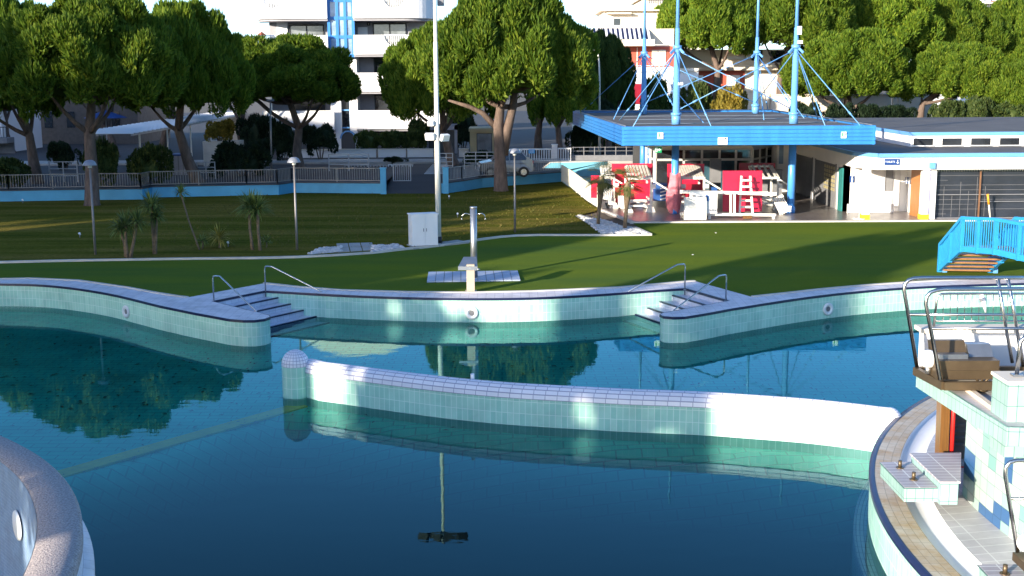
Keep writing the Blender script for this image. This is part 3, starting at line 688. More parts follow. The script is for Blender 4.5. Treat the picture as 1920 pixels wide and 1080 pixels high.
m = MB(); q = Q(1905, 1038, 13.8); m.hexa([(q.x-.02, 13.2, q.z-.1), (9, 13.2, q.z-.1), (9, 13.85, q.z-.1), (q.x-.02, 13.85, q.z-.1), (q.x-.02, 13.2, q.z), (9, 13.2, q.z), (9, 13.85, q.z), (q.x-.02, 13.85, q.z)]); m.build('frame', 'steel_brown', lr)
m = MB(); m.box(q.x+.06, q.x+.4, 13.4, 13.7, 1.0, q.z-.1); m.build('support', 'mint_tile_big', lr)
m = MB(); m.sphere(Q(1924, 1018, 13.75), .11, 18, 12); m.build('globe', 'white_plastic', lr)
# ================================================================ things on the deck and the lawn
p = P(889, 523); sh = thing('outdoor_shower', 'tall stainless steel shower column with two short arms on a slatted mat', 'shower', tuple(p))
m = MB(); m.cyl(p, .105, D+.03, 2.93, 20); m.cyl(p, .112, 2.91, 2.96, 20); m.build('column', 'steel_dull', sh)
for s in (-1, 1):
    m = MB(); m.tube([(p.x+s*.09, p.y, 2.72), (p.x+s*.26, p.y, 2.75), (p.x+s*.34, p.y, 2.70), (p.x+s*.37, p.y, 2.60)], .014, 8); a = m.build('shower_arm', 'steel', sh)
    m = MB(); m.cyl((p.x+s*.37, p.y), .03, 2.55, 2.60, 10, .014); m.build('shower_head', 'steel', a)
    m = MB(); m.tube([(p.x+s*.10, p.y-.06, 1.0), (p.x+s*.18, p.y-.08, 1.0)], .03, 8); m.build('tap', 'steel', sh)
m = MB(); m.cyl(p, .16, D+.04, D+.06, 16); m.build('base_flange', 'steel_dull', sh)
c = [P(800, 530), P(976, 527), P(971, 509.5), P(803, 512)]
mt = thing('shower_mat', 'grey slatted plastic mat under the steel shower column', 'mat', tuple((c[0]+c[2])/2)); m = MB()
for k in range(11):
    a, b, e, f = (k+.03)/11, (k+.97)/11, None, None
    q = [c[0].lerp(c[1], a), c[0].lerp(c[1], b), c[3].lerp(c[2], b), c[3].lerp(c[2], a)]
    m.hexa([(v.x, v.y, D+.005) for v in q]+[(v.x, v.y, D+.045) for v in q])
m.build('slats', mat('mat_grey', (.36, .41, .52), .5, var=.1, sc=3), mt)
p = P(882.5, 549); fo = thing('drinking_fountain', 'stone drinking fountain post with slanted steel tray at the pool edge', 'fountain', tuple(p))
m = MB(); m.rbox((p.x, p.y+.12, D+.42), (.235, .22, .84)); m.rbox((p.x, p.y+.12, D+.02), (.34, .3, .04)); m.build('post', mat('tan_metal', (.50, .41, .31), .45, .3, var=.15, sc=4), fo)
m = MB(); t = [(p.x-.36, p.y-.02, 1.46), (p.x+.21, p.y-.02, 1.46), (p.x+.16, p.y+.62, 1.66), (p.x-.22, p.y+.62, 1.66)]
m.hexa([(a, b, c_-.05) for a, b, c_ in t]+t); m.hexa([(t[0][0], t[0][1]-.012, 1.36), (t[1][0], t[1][1]-.012, 1.36), (t[1][0], t[1][1], 1.36), (t[0][0], t[0][1], 1.36)]+[(t[0][0], t[0][1]-.012, 1.47), (t[1][0], t[1][1]-.012, 1.47), (t[1][0], t[1][1], 1.47), (t[0][0], t[0][1], 1.47)]); m.build('tray', 'steel_dull', fo)
p = P(794, 463.5); cab = thing('utility_cabinet', 'white two-door electrical cabinet beside the tall light pole', 'cabinet', tuple(p))
m = MB(); m.rbox((p.x-.02, p.y+.25, D+.63), (1.0, .52, 1.16), .33); m.build('case', 'white_plastic', cab)
R3 = Matrix.Rotation(.33, 3, 'Z')
for s in (-1, 1):
    q = Vector((p.x-.02, p.y+.25, 0))+R3 @ Vector((s*.245, -.268, 0)); m = MB(); m.rbox((q.x, q.y, D+.63), (.475, .02, 1.08), .33); dd = m.build('door', 'white_paint', cab)
    q = q+R3 @ Vector((-s*.19, -.018, 0)); m = MB(); m.rbox((q.x, q.y, D+.65), (.02, .02, .12), .33); m.build('handle', 'mid_grey', dd)
m = MB(); m.rbox((p.x-.02, p.y+.25, D+1.225), (1.06, .58, .04), .33); m.build('top_cover', 'white_paint', cab)
m = MB(); m.rbox((p.x-.02, p.y+.25, D+.03), (1.12, .64, .07), .33); m.build('plinth', 'concrete', cab)
m = MB(); m.prism([tuple(P(x, y)[:2]) for x, y in ((775, 468), (880, 456), (858, 452), (800, 459))], D-.02, D+.05); struct(m.build('concrete_pad', 'concrete'))
# tall light pole
p = P(822.5, 457); lp_ = thing('light_pole', 'very tall cream light pole with floodlights beside the white cabinet', 'light pole', tuple(p))
m = MB(); m.tube([(p.x, p.y, D), (p.x, p.y, 4.6), (p.x, p.y, 4.62), (p.x, p.y, 8.2), (p.x, p.y, 8.22), (p.x, p.y, 11.2)], [.105, .098, .088, .080, .068, .06], 16); m.build('pole', 'pole_white', lp_)
m = MB(); m.cyl(p, .125, D, D+.28, 14); m.build('base_sleeve', 'black', lp_)
m = MB(); m.cyl(p, .2, D, D+.05, 14); m.build('base_plate', 'concrete', lp_)
def flood(x, y, dx, rz, sz=.30):
    q = Q(x, y, p.y-.1); m = MB(); m.rbox(q, (sz, .14, sz*.72), rz, .35); f = m.build('floodlight', 'white_plastic', lp_)
    m = MB(); m.rbox(q+Vector((math.sin(rz)*.08, -.085*math.cos(rz), -.0)), (sz*.86, .02, sz*.58), rz, .35); m.build('lens', 'lamp_glass', f)
    m = MB(); m.tube([q+Vector((0, .05, -.04)), (p.x+dx*.05, p.y, q.z-.08)], .018, 6); m.build('bracket', 'galv', f)
flood(808, 231, -1, -.4, .24); flood(806, 256, -1, -.3, .34); flood(834, 258, 1, .7, .34)
for dx, rz in ((-.75, -.5), (-.28, -.2), (.28, .2), (.75, .5)):
    q = Vector((p.x+dx, p.y-.12, 11.0)); m = MB(); m.rbox(q, (.42, .2, .36), rz, .4); f = m.build('floodlight', 'dark_grey', lp_)
m = MB(); m.bar((p.x-.9, p.y, 11.15), (p.x+.9, p.y, 11.15), .06); m.tube([(p.x, p.y, 11.1), (p.x, p.y, 11.35)], .08, 8); m.build('crossarm', 'galv', lp_)
# three low garden lamps
def lamp(label, px, py):
    p = P(px, py); t = thing('street_lamp', label, 'lamp', tuple(p), 'mushroom lamps on the lawn'); H = D+3.34
    m = MB(); m.tube([(p.x, p.y, D), (p.x, p.y, D+.9), (p.x, p.y, H-.1)], [.045, .045, .032], 10); m.build('post', 'lamp_post', t)
    m = MB(); m.lathe(p, [(.03, H+.08), (.10, H+.07), (.17, H+.03), (.25, H-.10), (.245, H-.115), (.02, H-.1)], 22); m.build('lamp_shade', 'lamp_shade', t)
    m = MB(); m.cyl(p, .07, H-.2, H-.1, 12); m.build('bulb_cover', 'lamp_glass', t)
    m = MB(); m.cyl(p, .11, D, D+.03, 12); m.build('base_plate', 'concrete', t)
lamp('mushroom lamp before the dark pine trunk at the left of the lawn', 179, 479)
lamp('mushroom lamp between the round yucca and the pebble bed', 557, 470)
lamp('mushroom lamp in front of the big centre pine, right of the shower', 965.5, 437)
# plants of the lawn
def blade_head(m, c, r, n, wid, up=.35, droop=.35, rnd=.2):
    for k in range(n):
        a = random.uniform(0, 2*PI); el = math.asin(random.uniform(-.35+up*.3, 1)); L = r*random.uniform(1-rnd, 1+rnd*.6)
        d = Vector((math.cos(a)*math.cos(el), math.sin(a)*math.cos(el), math.sin(el))); s = Vector((-math.sin(a), math.cos(a), 0))*wid
        p0, p1, p2 = Vector(c), Vector(c)+d*L*.55+Vector((0, 0, .02)), Vector(c)+d*L-Vector((0, 0, droop*L*math.cos(el)**2*.6))
        m.add([p0-s*.5, p0+s*.5, p1+s, p1-s, p2], [(0, 1, 2, 3), (3, 2, 4)])
def yucca(label, stems, lm='yucca_green', cat='yucca', name='yucca', group=None, tr=.055, n=90, bark='bark_palm', wid=.022, droop=.35):
    b = P(*stems[0][0]); t = thing(name, label, cat, tuple(b), group)
    for (bx, by), (hx, hy), r in stems:
        a = P(bx, by); h = Q(hx, hy, a.y+random.uniform(-.05, .05)); mid = a.lerp(h, .5)+Vector((random.uniform(-.05, .05), 0, 0))
        m = MB(); m.tube([a-Vector((0, 0, .05)), a.lerp(mid, .5), mid, mid.lerp(h, .6), h], [tr*1.25, tr, tr*.95, tr*1.0, tr*.9], 9, jit=.1); tk = m.build('stem', bark, t)
        r *= 1.15; m = MB(); blade_head(m, h, r, n, wid, droop=droop); blade_head(m, h-Vector((0, 0, .05)), r*.75, n//3, wid, -.8, .8); m.build('leaf_rosette', lm, t)
    return t
YG = 'spiky plants on the lawn'
yucca('dark many-stemmed yucca, leftmost of the spiky plants on the lawn', [((240, 485), (236, 424), .62), ((237, 484), (225, 430), .5), ((244, 485), (256, 418), .55)], group=YG)
yucca('yucca with one thick dark trunk and a high bushy head right of the many-stemmed one', [((290, 478), (284, 388), .62), ((291, 478), (293, 408), .45)], group=YG, n=120)
yucca('thin leaning palm lily with a tiny tuft on a long bare stem', [((375, 470), (339, 362), .38)], group=YG, tr=.03, n=50, name='palm_lily', cat='palm lily')
yucca('low yellow variegated yucca glowing among the green ones', [((412, 466), (411, 447), .52)], 'yucca_gold', group=YG, n=90)
yucca('round-headed yucca on two bare trunks left of the second lamp', [((474, 470), (468, 388), .68), ((488, 471), (483, 392), .62)], group=YG, n=150)
yucca('little young yucca between the thin palm lily and the yellow yucca', [((379, 468), (379, 452), .32)], group=YG, n=40, tr=.025)
yucca('small green sprig plant right of the round-headed yucca', [((499, 466), (499, 452), .25)], group=YG, n=36, tr=.02)
PG = 'small fan palms by the pebble bed'
def fan_palm(label, base, top, r):
    b = P(*base); h = Q(*top, b.y); t = thing('fan_palm', label, 'palm', tuple(b), PG)
    m = MB(); m.tube([b-Vector((0, 0, .05)), b.lerp(h, .25), b.lerp(h, .45), b.lerp(h, .62), b.lerp(h, .85), h], [.085, .075, .08, .12, .15, .10], 10, jit=.16); m.build('trunk', 'bark_palm', t)
    m = MB()
    for k in range(30):
        a = random.uniform(0, 2*PI); el = random.uniform(-.8, .95); L = r*random.uniform(.7, 1.1); d = Vector((math.cos(a)*math.cos(el), math.sin(a)*math.cos(el), math.sin(el)))
        s = h+d*L*.55; m.tube([h, s], .008, 4, False)
        u = Vector((-math.sin(a), math.cos(a), 0)); v = d.cross(u)
        for j in range(13):
            q = -1.25+2.5*j/12; e = s+(d*math.cos(q)+u*math.sin(q))*L*.6-Vector((0, 0, .10*L)); w = (u*math.cos(q)-d*math.sin(q))*.018
            mm = s.lerp(e, .6); m.add([s, mm+w, e, mm-w], [(0, 1, 2, 3)])
    m.build('fronds', 'palm_green', t)
fan_palm('small fan palm with shaggy trunk left in the pebble bed before the pavilion', (1121, 424), (1128, 331), .85)
fan_palm('small fan palm with shaggy trunk right in the pebble bed before the pavilion', (1171, 431), (1178, 341), .85)
# pebble beds
def pebbles(poly, n, name):
    m = MB(); xs = [q[0] for q in poly]; ys = [q[1] for q in poly]; k = 0
    def ins_(x, y):
        c = False
        for i in range(len(poly)):
            (x1, y1), (x2, y2) = poly[i-1], poly[i]
            if (y1 > y) != (y2 > y) and x < (x2-x1)*(y-y1)/(y2-y1)+x1: c = not c
        return c
    while k < n:
        x, y = random.uniform(min(xs), max(xs)), random.uniform(min(ys), max(ys))
        if not ins_(x, y): continue
        r = random.uniform(.04, .10); a = random.uniform(0, PI); k += 1; vs = []
        for zz, q in ((0, 1), (r*.7, .75)):
            for j in range(6): t = a+PI*j/3; vs.append((x+r*q*math.cos(t)*random.uniform(.8, 1.2), y+r*q*.7*math.sin(t)*random.uniform(.8, 1.2), D+.035+zz*random.uniform(.7, 1.2)))
        m.add(vs, [(j, (j+1) % 6, 6+(j+1) % 6, 6+j) for j in range(6)]+[(6, 7, 8, 9, 10, 11)])
    return tag(m.build(name, 'pebble'), kind='stuff')
pebbles([tuple(P(x, y)[:2]) for x, y in ((578, 479), (640, 474), (640, 465), (600, 468))], 190, 'pebble_bed')
pebbles([tuple(P(x, y)[:2]) for x, y in ((697, 474), (758, 467), (745, 461), (697, 464))], 210, 'pebble_bed')
pebbles([tuple(P(x, y)[:2]) for x, y in ((1090, 411), (1128, 440), (1212, 440), (1192, 431), (1160, 425), (1126, 413))], 900, 'pebble_bed')
m = MB(); c = [P(633, 476), P(704, 471), P(698, 457), P(630, 459)]
for i in range(3):
    for j in range(2):
        q = [c[0].lerp(c[1], a).lerp(c[3].lerp(c[2], a), b) for a, b in (((i+.04)/3, (j+.05)/2), ((i+.96)/3, (j+.05)/2), ((i+.96)/3, (j+.95)/2), ((i+.04)/3, (j+.95)/2))]
        m.hexa([(v.x, v.y, D) for v in q]+[(v.x, v.y, D+.06) for v in q])
tag(m.build('stepping_slabs', 'concrete'), kind='structure')
m = MB(); m.poly([tuple(P(x, y)[:2]) for x, y in ((1078, 406), (1100, 406), (1140, 424), (1115, 430))], D+.045); struct(m.build('planter_slab', 'concrete'))
SG = 'small white garden spotlights'
for lab, px, py in (('tiny white garden spotlight on the lawn below the left end of the blue wall', 43, 382), ('white garden spotlight on the open lawn left of the spiky plants', 150, 447),
                    ('small white marker post beside the yellow yucca', 428, 464), ('tiny pale garden spotlight right of the light pole under the blue wall', 842, 375), ('small white spotlight on the lawn left of the shower head', 858, 409)):
    q = P(px, py); t = thing('garden_spotlight', lab, 'spotlight', tuple(q), SG); m = MB(); m.cyl(q, .018, D, D+.16, 6); m.build('spike', 'mid_grey', t)
    m = MB(); m.tube([(q.x, q.y+.06, D+.15), (q.x, q.y-.04, D+.21)], [.03, .045], 8); m.build('lamp_head', 'white_plastic', t)
m = MB()
for x, y in ((1342, 437), (1299, 478)):
    q = P(x, y); m.rbox((q.x, q.y, D+.012), (.05, .04, .015), random.random())
tag(m.build('litter', 'white_paint'), kind='stuff')
# dry grass tufts along the lawn edge
m = MB(); lawn_poly = [Vector(q) for q in kerb]
for k in range(2600):
    x, y = random.uniform(-15, 5), random.uniform(45, 67)
    px = 960+FOC*x/(y*CP); ok = y > np.interp(x, [q[0] for q in kerb], [q[1] for q in kerb])+.2 and y < np.interp(x, [-25, -7, -3.6, 3.3], [65, 66, 66, 74])
    if not ok or (x > -7 and x > 1.8 and y < 58 and x > 4): continue
    h = random.uniform(.03, .11); a = random.uniform(0, PI); w_ = .03; l = random.uniform(-.05, .05)
    m.add([(x-w_*math.cos(a), y-w_*math.sin(a), D+.03), (x+w_*math.cos(a), y+w_*math.sin(a), D+.03), (x+l, y+l, D+.03+h)], [(0, 1, 2)])
tag(m.build('lawn_grass', 'grass_dry'), kind='stuff')
# ---------------------------------------------------------------- blue retaining walls and their fences
WT = 1.25
def blue_wall(label, path):
    t = thing('retaining_wall', label, 'wall', (path[len(path)//2][0], path[len(path)//2][1], D)); m = MB(); b = offset(path, .25)
    for i in range(len(path)-1): m.hexa([(*path[i], D-.2), (*path[i+1], D-.2), (*b[i+1], D-.2), (*b[i], D-.2), (*path[i], WT), (*path[i+1], WT), (*b[i+1], WT), (*b[i], WT)])
    m.build('wall_face', 'wall_blue', t); m = MB(); a = offset(path, -.03); b = offset(path, .28)
    for i in range(len(path)-1): m.hexa([(*a[i], WT), (*a[i+1], WT), (*b[i+1], WT), (*b[i], WT), (*a[i], WT+.05), (*a[i+1], WT+.05), (*b[i+1], WT+.05), (*b[i], WT+.05)])
    m.build('wall_cap', 'dark_grey', t)
blue_wall('long zigzag sky blue low wall behind the left lawn', wall_l)
blue_wall('sky blue low wall behind the centre pine, right of the entrance', wall_r)
for lab, px, py in (('blue gate post left of the entrance ramp', 719, 365), ('blue gate post right of the entrance ramp', 836, 364)):
    q = P(px, py); t = thing('gate_post', lab, 'post', tuple(q), 'blue posts of the entrance'); m = MB(); m.rbox((q.x, q.y+.1, (D+2.08)/2), (.30, .34, 2.08-D)); m.build('post', 'wall_blue', t)
    m = MB(); m.rbox((q.x, q.y+.1, 2.10), (.36, .40, .05)); m.build('cap', 'wall_blue', t)
def fence(label, a, b, z0, z1, sp=.13, mt='rail_dull', group='metal bar fences', name='fence', bw=.022, posts=None):
    a, b = Vector(a), Vector(b); t = thing(name, label, 'fence', (a.x, a.y, z0), group); L = (b-a).length; n = max(2, int(L/sp)); d = (b-a)/L
    m = MB(); m.bar((a.x, a.y, z1), (b.x, b.y, z1), .045); m.build('top_rail', mt, t)
    m = MB(); m.bar((a.x, a.y, z0+.10), (b.x, b.y, z0+.10), .04); m.build('bottom_rail', mt, t)
    m = MB()
    for k in range(1, n): q = a+d*L*k/n; m.bar((q.x, q.y, z0+.10), (q.x, q.y, z1), bw)
    m.build('bars', mt, t); np_ = max(2, int(L/2.2)+1)
    for k in range(np_): q = a+d*L*k/(np_-1); m = MB(); m.bar((q.x, q.y, z0), (q.x, q.y, z1+.02), .05); m.build('post', mt, t)
    return t
fo_ = offset(wall_l, .13); FZ = (WT+.05, 2.06)
labs = ['', 'dark bar fence at the far left end of the blue wall, above its shaded part', 'dark bar fence on the blue wall around the dark pine trunk', 'tan sunlit bar fence right of the first lamp on the blue wall', 'short return of bar fence at the first step of the blue wall', 'bar fence on the blue wall in front of the leaning pine trunk', 'dark bar fence on the blue wall before the big dark bush', 'short return of bar fence at the second step of the blue wall', 'bar fence between the second lamp and the left blue gate post']
for i in range(1, len(fo_)-1): fence(labs[min(i, len(labs)-1)], fo_[i], fo_[i+1], *FZ)
fr_ = offset(wall_r, .13)
for i, lab in enumerate(['short bar fence beside the right blue gate post', 'bar fence between the right gate post and the centre pine', 'grey bar fence behind the centre pine trunk in front of the car', 'pale bar fence at the right end of the blue wall below the ramp']): fence(lab, fr_[i], fr_[i+1], *FZ, mt='galv')
pe = path_e
for i, lab in enumerate(['far panel of the white slatted fence running down beside the lawn', 'second panel from the back of the white slatted fence beside the lawn', 'third panel from the back of the white slatted fence beside the lawn']):
    fence(lab, pe[i], pe[i+1], D+.02, D+1.02, .09, 'pole_white', 'white slatted fence panels', bw=.05)
q0, q1 = P(744, 352), P(758, 345)
fence('open bar gate leaf standing across the entrance ramp', (gap0.x+.2, 70.2), (gap1.x-2.2, 70.2), .95, 2.0, .12, 'galv', name='gate')
# blue ramp wall
rw = thing('ramp_wall', 'light blue ramp wall with slanted left end behind the lawn fence', 'wall', tuple(P(1060, 340))); Y = 77.0
m = MB(); f = [(xat(985, Y, 330), zat(341, Y)), (xat(1000, Y), zat(330, Y)), (xat(1032, Y), zat(305.5, Y)), (xat(1140, Y), zat(304, Y)), (xat(1140, Y), D-.1), (xat(985, Y), D-.1)]
m.add([(x, Y, z) for x, z in f]+[(x, Y+.25, z) for x, z in f], [(5, 4, 3, 2, 1, 0), (6, 7, 8, 9, 10, 11)]+[(i, (i+1) % 6, 6+(i+1) % 6, 6+i) for i in range(6)]); m.build('wall_face', mat('ramp_blue', (.16, .46, .60), .6, var=.12, sc=.8), rw, weld=True)
m = MB()
for i in (1, 2): m.bar((f[i][0], Y+.12, f[i][1]+.02), (f[i+1][0], Y+.12, f[i+1][1]+.02), .3, .05)
m.build('wall_cap', 'kerb_stone', rw)
# ---------------------------------------------------------------- blue footbridge at the right
br = thing('footbridge', 'bright blue footbridge with barred railings and wooden stair treads', 'bridge', tuple(P(1810, 511)))
def bline(side):     # (x, y, z stringer bottom)
    o = Vector((1.55, -.2, 0))*side
    return [Vector((13.74, 38.95, D+.10))+o, Vector((13.80, 37.32, 1.66))+o, Vector((14.15, 35.6, 1.82))+o, Vector((14.65, 33.4, 1.82))+o, Vector((15.2, 31.2, 1.7))+o, Vector((15.9, 28.5, 1.4))+o]
for side in (0, 1):
    l = bline(side); top = [v+Vector((0, 0, .95)) for v in l]; top[0] = l[0]+Vector((0, 0, .78))
    m = MB()
    for i in range(5): m.bar(l[i], l[i+1]+(l[i+1]-l[i])*.02, .09, .17)
    s = m.build('stringer', 'bridge_blue', br); m = MB()
    for i in range(5): m.bar(top[i], top[i+1]+(top[i+1]-top[i])*.015, .13, .09)
    m.build('handrail', 'bridge_blue', br); m = MB()
    for i in range(5):
        n = int((l[i+1]-l[i]).length/.115)
        for k in range(1, n):
            a = l[i].lerp(l[i+1], k/n); b = top[i].lerp(top[i+1], k/n); m.bar(a, b, .028)
    m.build('bars', 'bridge_blue', br)
    for i in range(5):
        for k in ((0, .5) if i else (0, .5)):
            a = l[i].lerp(l[i+1], k); b = top[i].lerp(top[i+1], k); m = MB(); m.bar(a-Vector((0, 0, .1 if i or k else .1)), b+Vector((0, 0, .02)), .11); m.build('post', 'bridge_blue', br)
    m = MB(); a = l[0]; m.rbox((a.x+.14, a.y-.05, D+.08), (.14, .16, .17)); m.build('foot', 'mast_blue', br)
L0, R0 = bline(0), bline(1)
for k in range(7):
    t = (k+.3)/7; a = L0[0].lerp(L0[1], t); b = R0[0].lerp(R0[1], t); m = MB(); z = D+.12+.155*k
    m.hexa([(a.x+.06, a.y-.15, z-.05), (b.x-.06, b.y-.15, z-.05), (b.x-.06, b.y+.14, z-.05), (a.x+.06, a.y+.14, z-.05), (a.x+.06, a.y-.15, z), (b.x-.06, b.y-.15, z), (b.x-.06, b.y+.14, z), (a.x+.06, a.y+.14, z)]); m.build('tread', 'orange_wood' if False else 'wood', br)
m = MB()
for i in range(1, 5):
    a, b, c, d = L0[i], R0[i], R0[i+1], L0[i+1]; e = Vector((0, 0, .06)); m.hexa([a, b, c, d][::1]+[a+e, b+e, c+e, d+e])
m.build('deck', 'wood', br)
m = MB(); q = L0[5]; m.box(q.x-.2, q.x+2.2, q.y-1, q.y+.1, -3, 1.35); m.build('pier', 'mint_tile', br)
# ================================================================ pavilion
cy0, cy1, cz0, cz1 = 51.75, 74.5, 4.03, 4.83
cx0, cx1 = xat(1166, cy0), xat(1642, cy0); bx0 = xat(1074, cy1)
ca = thing('canopy', 'big flat pavilion roof with bright blue fascia hung from four blue masts', 'canopy', ((cx0+cx1)/2, 60, D))
cor = [(cx0, cy0), (cx1, cy0), (cx1+.6, cy1), (bx0, cy1)]
m = MB(); ins4 = [(cx0+.15, cy0+.15), (cx1-.15, cy0+.15), (cx1+.4, cy1-.15), (bx0+.15, cy1-.15)]
m.prism(ins4, cz0+.05, cz1-.10); m.build('roof', 'roof_felt', ca)
m = MB(); m.poly([(x, y) for x, y in ins4], cz0+.03); m.build('soffit', 'mid_grey', ca)
def fascia(a, b):
    m = MB(); a, b = Vector(a), Vector(b); d = (b-a).normalized(); n = Vector((d.y, -d.x)); H = (cz1-cz0)/5
    for k in range(5):
        z0, z1 = cz0+k*H+.016, cz0+(k+1)*H-.016
        m.hexa([(*(a), z0), (*(b), z0), (*(b-n*.12), z0), (*(a-n*.12), z0), (*(a), z1), (*(b), z1), (*(b-n*.12), z1), (*(a-n*.12), z1)])
    a, b = a-n*.05, b-n*.05
    m.hexa([(*a, cz0), (*b, cz0), (*(b-n*.06), cz0), (*(a-n*.06), cz0), (*a, cz1), (*b, cz1), (*(b-n*.06), cz1), (*(a-n*.06), cz1)])
    m.build('fascia', 'canopy_blue', ca)
for i in range(4): fascia(cor[i], cor[(i+1) % 4])
m = MB()
for a, b in ((ins4[0], ins4[3]), (ins4[3], ins4[2]), (ins4[1], ins4[2])): m.tube([(a[0], a[1], cz1+.02), (b[0], b[1], cz1+.02)], .03, 6)
for k in range(3): m.bar((cx0+1, 57+5*k, cz1-.09), (cx1, 58+5*k, cz1-.09), .08, .03)
m.build('roof_edge_pipe', 'steel_dull', ca)
masts = [(xat(1267, 55.9), 55.9), (xat(1487, 55.9), 55.9), (xat(1206, 70.5), 70.5), (xat(1415, 70.5), 70.5)]
col = []
for i, (x, y) in enumerate(masts):
    m = MB(); m.cyl((x, y), .17, D, cz0+.05, 18); m.cyl((x, y), .21, D, D+.32, 18); m.build('column', 'column_blue', ca)
    T = 13.2; zc = 4.75
    m = MB(); m.tube([(x, y, zc), (x, y, 5.2), (x, y, 5.21), (x, y, 8.2), (x, y, 8.21), (x, y, 9.0)], [.20, .20, .155, .13, .11, .10], 12); m.tube([(x, y, 9.0), (x, y, T)], [.085, .05], 10)
    m.cyl((x, y), .24, 5.15, 5.27, 12); m.cyl((x, y), .2, 8.1, 8.25, 12); ms = m.build('mast', 'mast_blue', ca); col.append((x, y, 8.15))
    m = MB()
    for a in (.6, 2.2, 3.8, 5.4): m.bar((x+.1*math.cos(a), y+.1*math.sin(a), 8.15), (x+.42*math.cos(a), y+.42*math.sin(a), 7.9), .05, .1)
    m.build('stay_bracket', 'mast_blue', ms)
def cable(a, b, r=.022, mt='mast_blue'):
    m = MB(); m.tube([a, b], r, 6); a, b = Vector(a), Vector(b); m.tube([a.lerp(b, .82), a.lerp(b, .86)], r*2, 6); m.build('stay_cable', mt, ca)
F1, F2, B1, B2 = col; zr = cz1-.05
for c, tg in ((B1, [(bx0+.5, cy1-.4), (cx0+.5, 62), (F1[0]+1.4, F1[1]+1)]), (F1, [(cx0+.5, cy0+.5), (cx0+.6, 60), (F1[0]+1.0, cy0+.4)]), (F2, [(cx1-.5, cy0+.5), (cx1-.4, 60), (F2[0]+.5, cy0+.4)]), (B2, [(cx1+.1, cy1-.4), (cx1-.6, 62), (F2[0]-.5, 60)])):
    for x, y in tg: cable((c[0], c[1], 8.05), (x, y, zr))
low = [(x, y, 5.35) for x, y in masts]
for i, j in ((0, 1), (1, 0), (2, 3), (3, 2), (0, 2), (2, 0), (1, 3), (3, 1)): cable(tuple(Vector(col[i])-Vector((0, 0, .1))), low[j], .024)
m = MB(); q = Q(1499, 57, 55.7); m.rbox(q, (.18, .12, .36)); m.build('antenna_box', 'white_plastic', ca)
m = MB(); q = Q(1500, 79, 55.7); m.rbox(q, (.2, .2, .14)); m.build('camera_box', 'white_plastic', ca)
m = MB(); q = Q(1276, 157, 55.7); m.rbox(q, (.2, .14, .12)); m.build('camera_box', 'white_plastic', ca)
for px, py, w_, h_, mt in ((1238, 254.5, .24, .26, 'white_paint'), (1582, 253, .22, .26, 'white_paint'), (1355, 264.5, .40, .30, 'white_paint')):
    q = Q(px, py, cy0-.03); m = MB(); m.rbox(q, (w_, .03, h_)); s = m.build('notice', mt, ca)
    if w_ < .3:
        m = MB(); m.rbox(q+Vector((-.05, -.02, .03)), (.05, .012, .16)); m.rbox(q+Vector((.07, -.02, .04)), (.03, .012, .10)); m.build('pictogram', 'green_sign', s)
    else:
        m = MB(); m.rbox(q+Vector((0, -.02, .0)), (.26, .012, .012)); m.rbox(q+Vector((.12, -.02, .1)), (.1, .012, .05), 0, 0, .4); m.rbox(q+Vector((-.12, -.02, -.11)), (.06, .012, .04)); m.build('print', 'dark_grey', s)
# exit sign under the canopy edge
ex = thing('exit_sign', 'green running man exit sign hanging under the blue fascia', 'sign', tuple(Q(1234, 272, 52.4)))
q = Q(1234, 280.5, 52.4); m = MB(); m.rbox(q+Vector((0, 0, .17)), (.30, .10, .10)); m.build('housing', 'white_plastic', ex); m = MB(); m.rbox(q, (.30, .03, .26)); m.build('panel', 'green_sign', ex)
m = MB(); m.rbox(q+Vector((-.08, -.02, 0)), (.10, .012, .18)); m.rbox(q+Vector((.06, -.02, 0)), (.12, .012, .03)); m.rbox(q+Vector((.04, -.02, .03)), (.06, .012, .03), 0, 0, -.7); m.rbox(q+Vector((.04, -.02, -.03)), (.06, .012, .03), 0, 0, .7); m.build('running_man', 'white_paint', ex)
m = MB()
m.rbox(q+Vector((-.09, -.028, .055)), (.03, .006, .03)); m.rbox(q+Vector((-.085, -.028, 0)), (.03, .006, .07), 0, 0, .3); m.rbox(q+Vector((-.10, -.028, -.055)), (.02, .006, .06), 0, 0, .4); m.rbox(q+Vector((-.065, -.028, -.05)), (.02, .006, .05), 0, 0, -.5); m.build('figure', 'green_sign', ex)
# ---------------------------------------------------------------- bar kiosk behind the canopy front
SY = 66.; sx0, sx1 = xat(1228, SY), xat(1412, SY)
ki = thing('bar_pavilion', 'glazed bar pavilion with grey window frames under the blue canopy', 'building', ((sx0+sx1)/2, SY, D))
m = MB(); m.box(sx0, sx1, SY, SY+.3, 3.05, 4.0); m.hexa([(xat(1212, 70), 69.9, 3.05), (sx0, SY, 3.05), (sx0, SY+.3, 3.05), (xat(1212, 70)+.3, 70, 3.05)]+[(xat(1212, 70), 69.9, 4.0), (sx0, SY, 4.0), (sx0, SY+.3, 4.0), (xat(1212, 70)+.3, 70, 4.)]); m.hexa([(sx1, SY, 3.05), (xat(1450, 69), 69, 3.05), (xat(1450, 69), 69.3, 3.05), (sx1, SY+.3, 3.05)]+[(sx1, SY, 4.), (xat(1450, 69), 69, 4.), (xat(1450, 69), 69.3, 4.), (sx1, SY+.3, 4.)])
m.build('wall_band', 'cream_pale', ki)
m = MB(); m.box(sx0-.6, sx1+1.3, SY+5.5, SY+5.8, D, 4.); m.box(sx0-.6, sx1+1.3, SY+.5, SY+5.5, D+.05, D+.1); m.build('rear_wall', 'dark_grey', ki)
m = MB(); m.rbox(((sx0+sx1)/2, SY+3, D+.55), (4, .7, 1.0)); m.build('counter', 'mid_grey', ki)
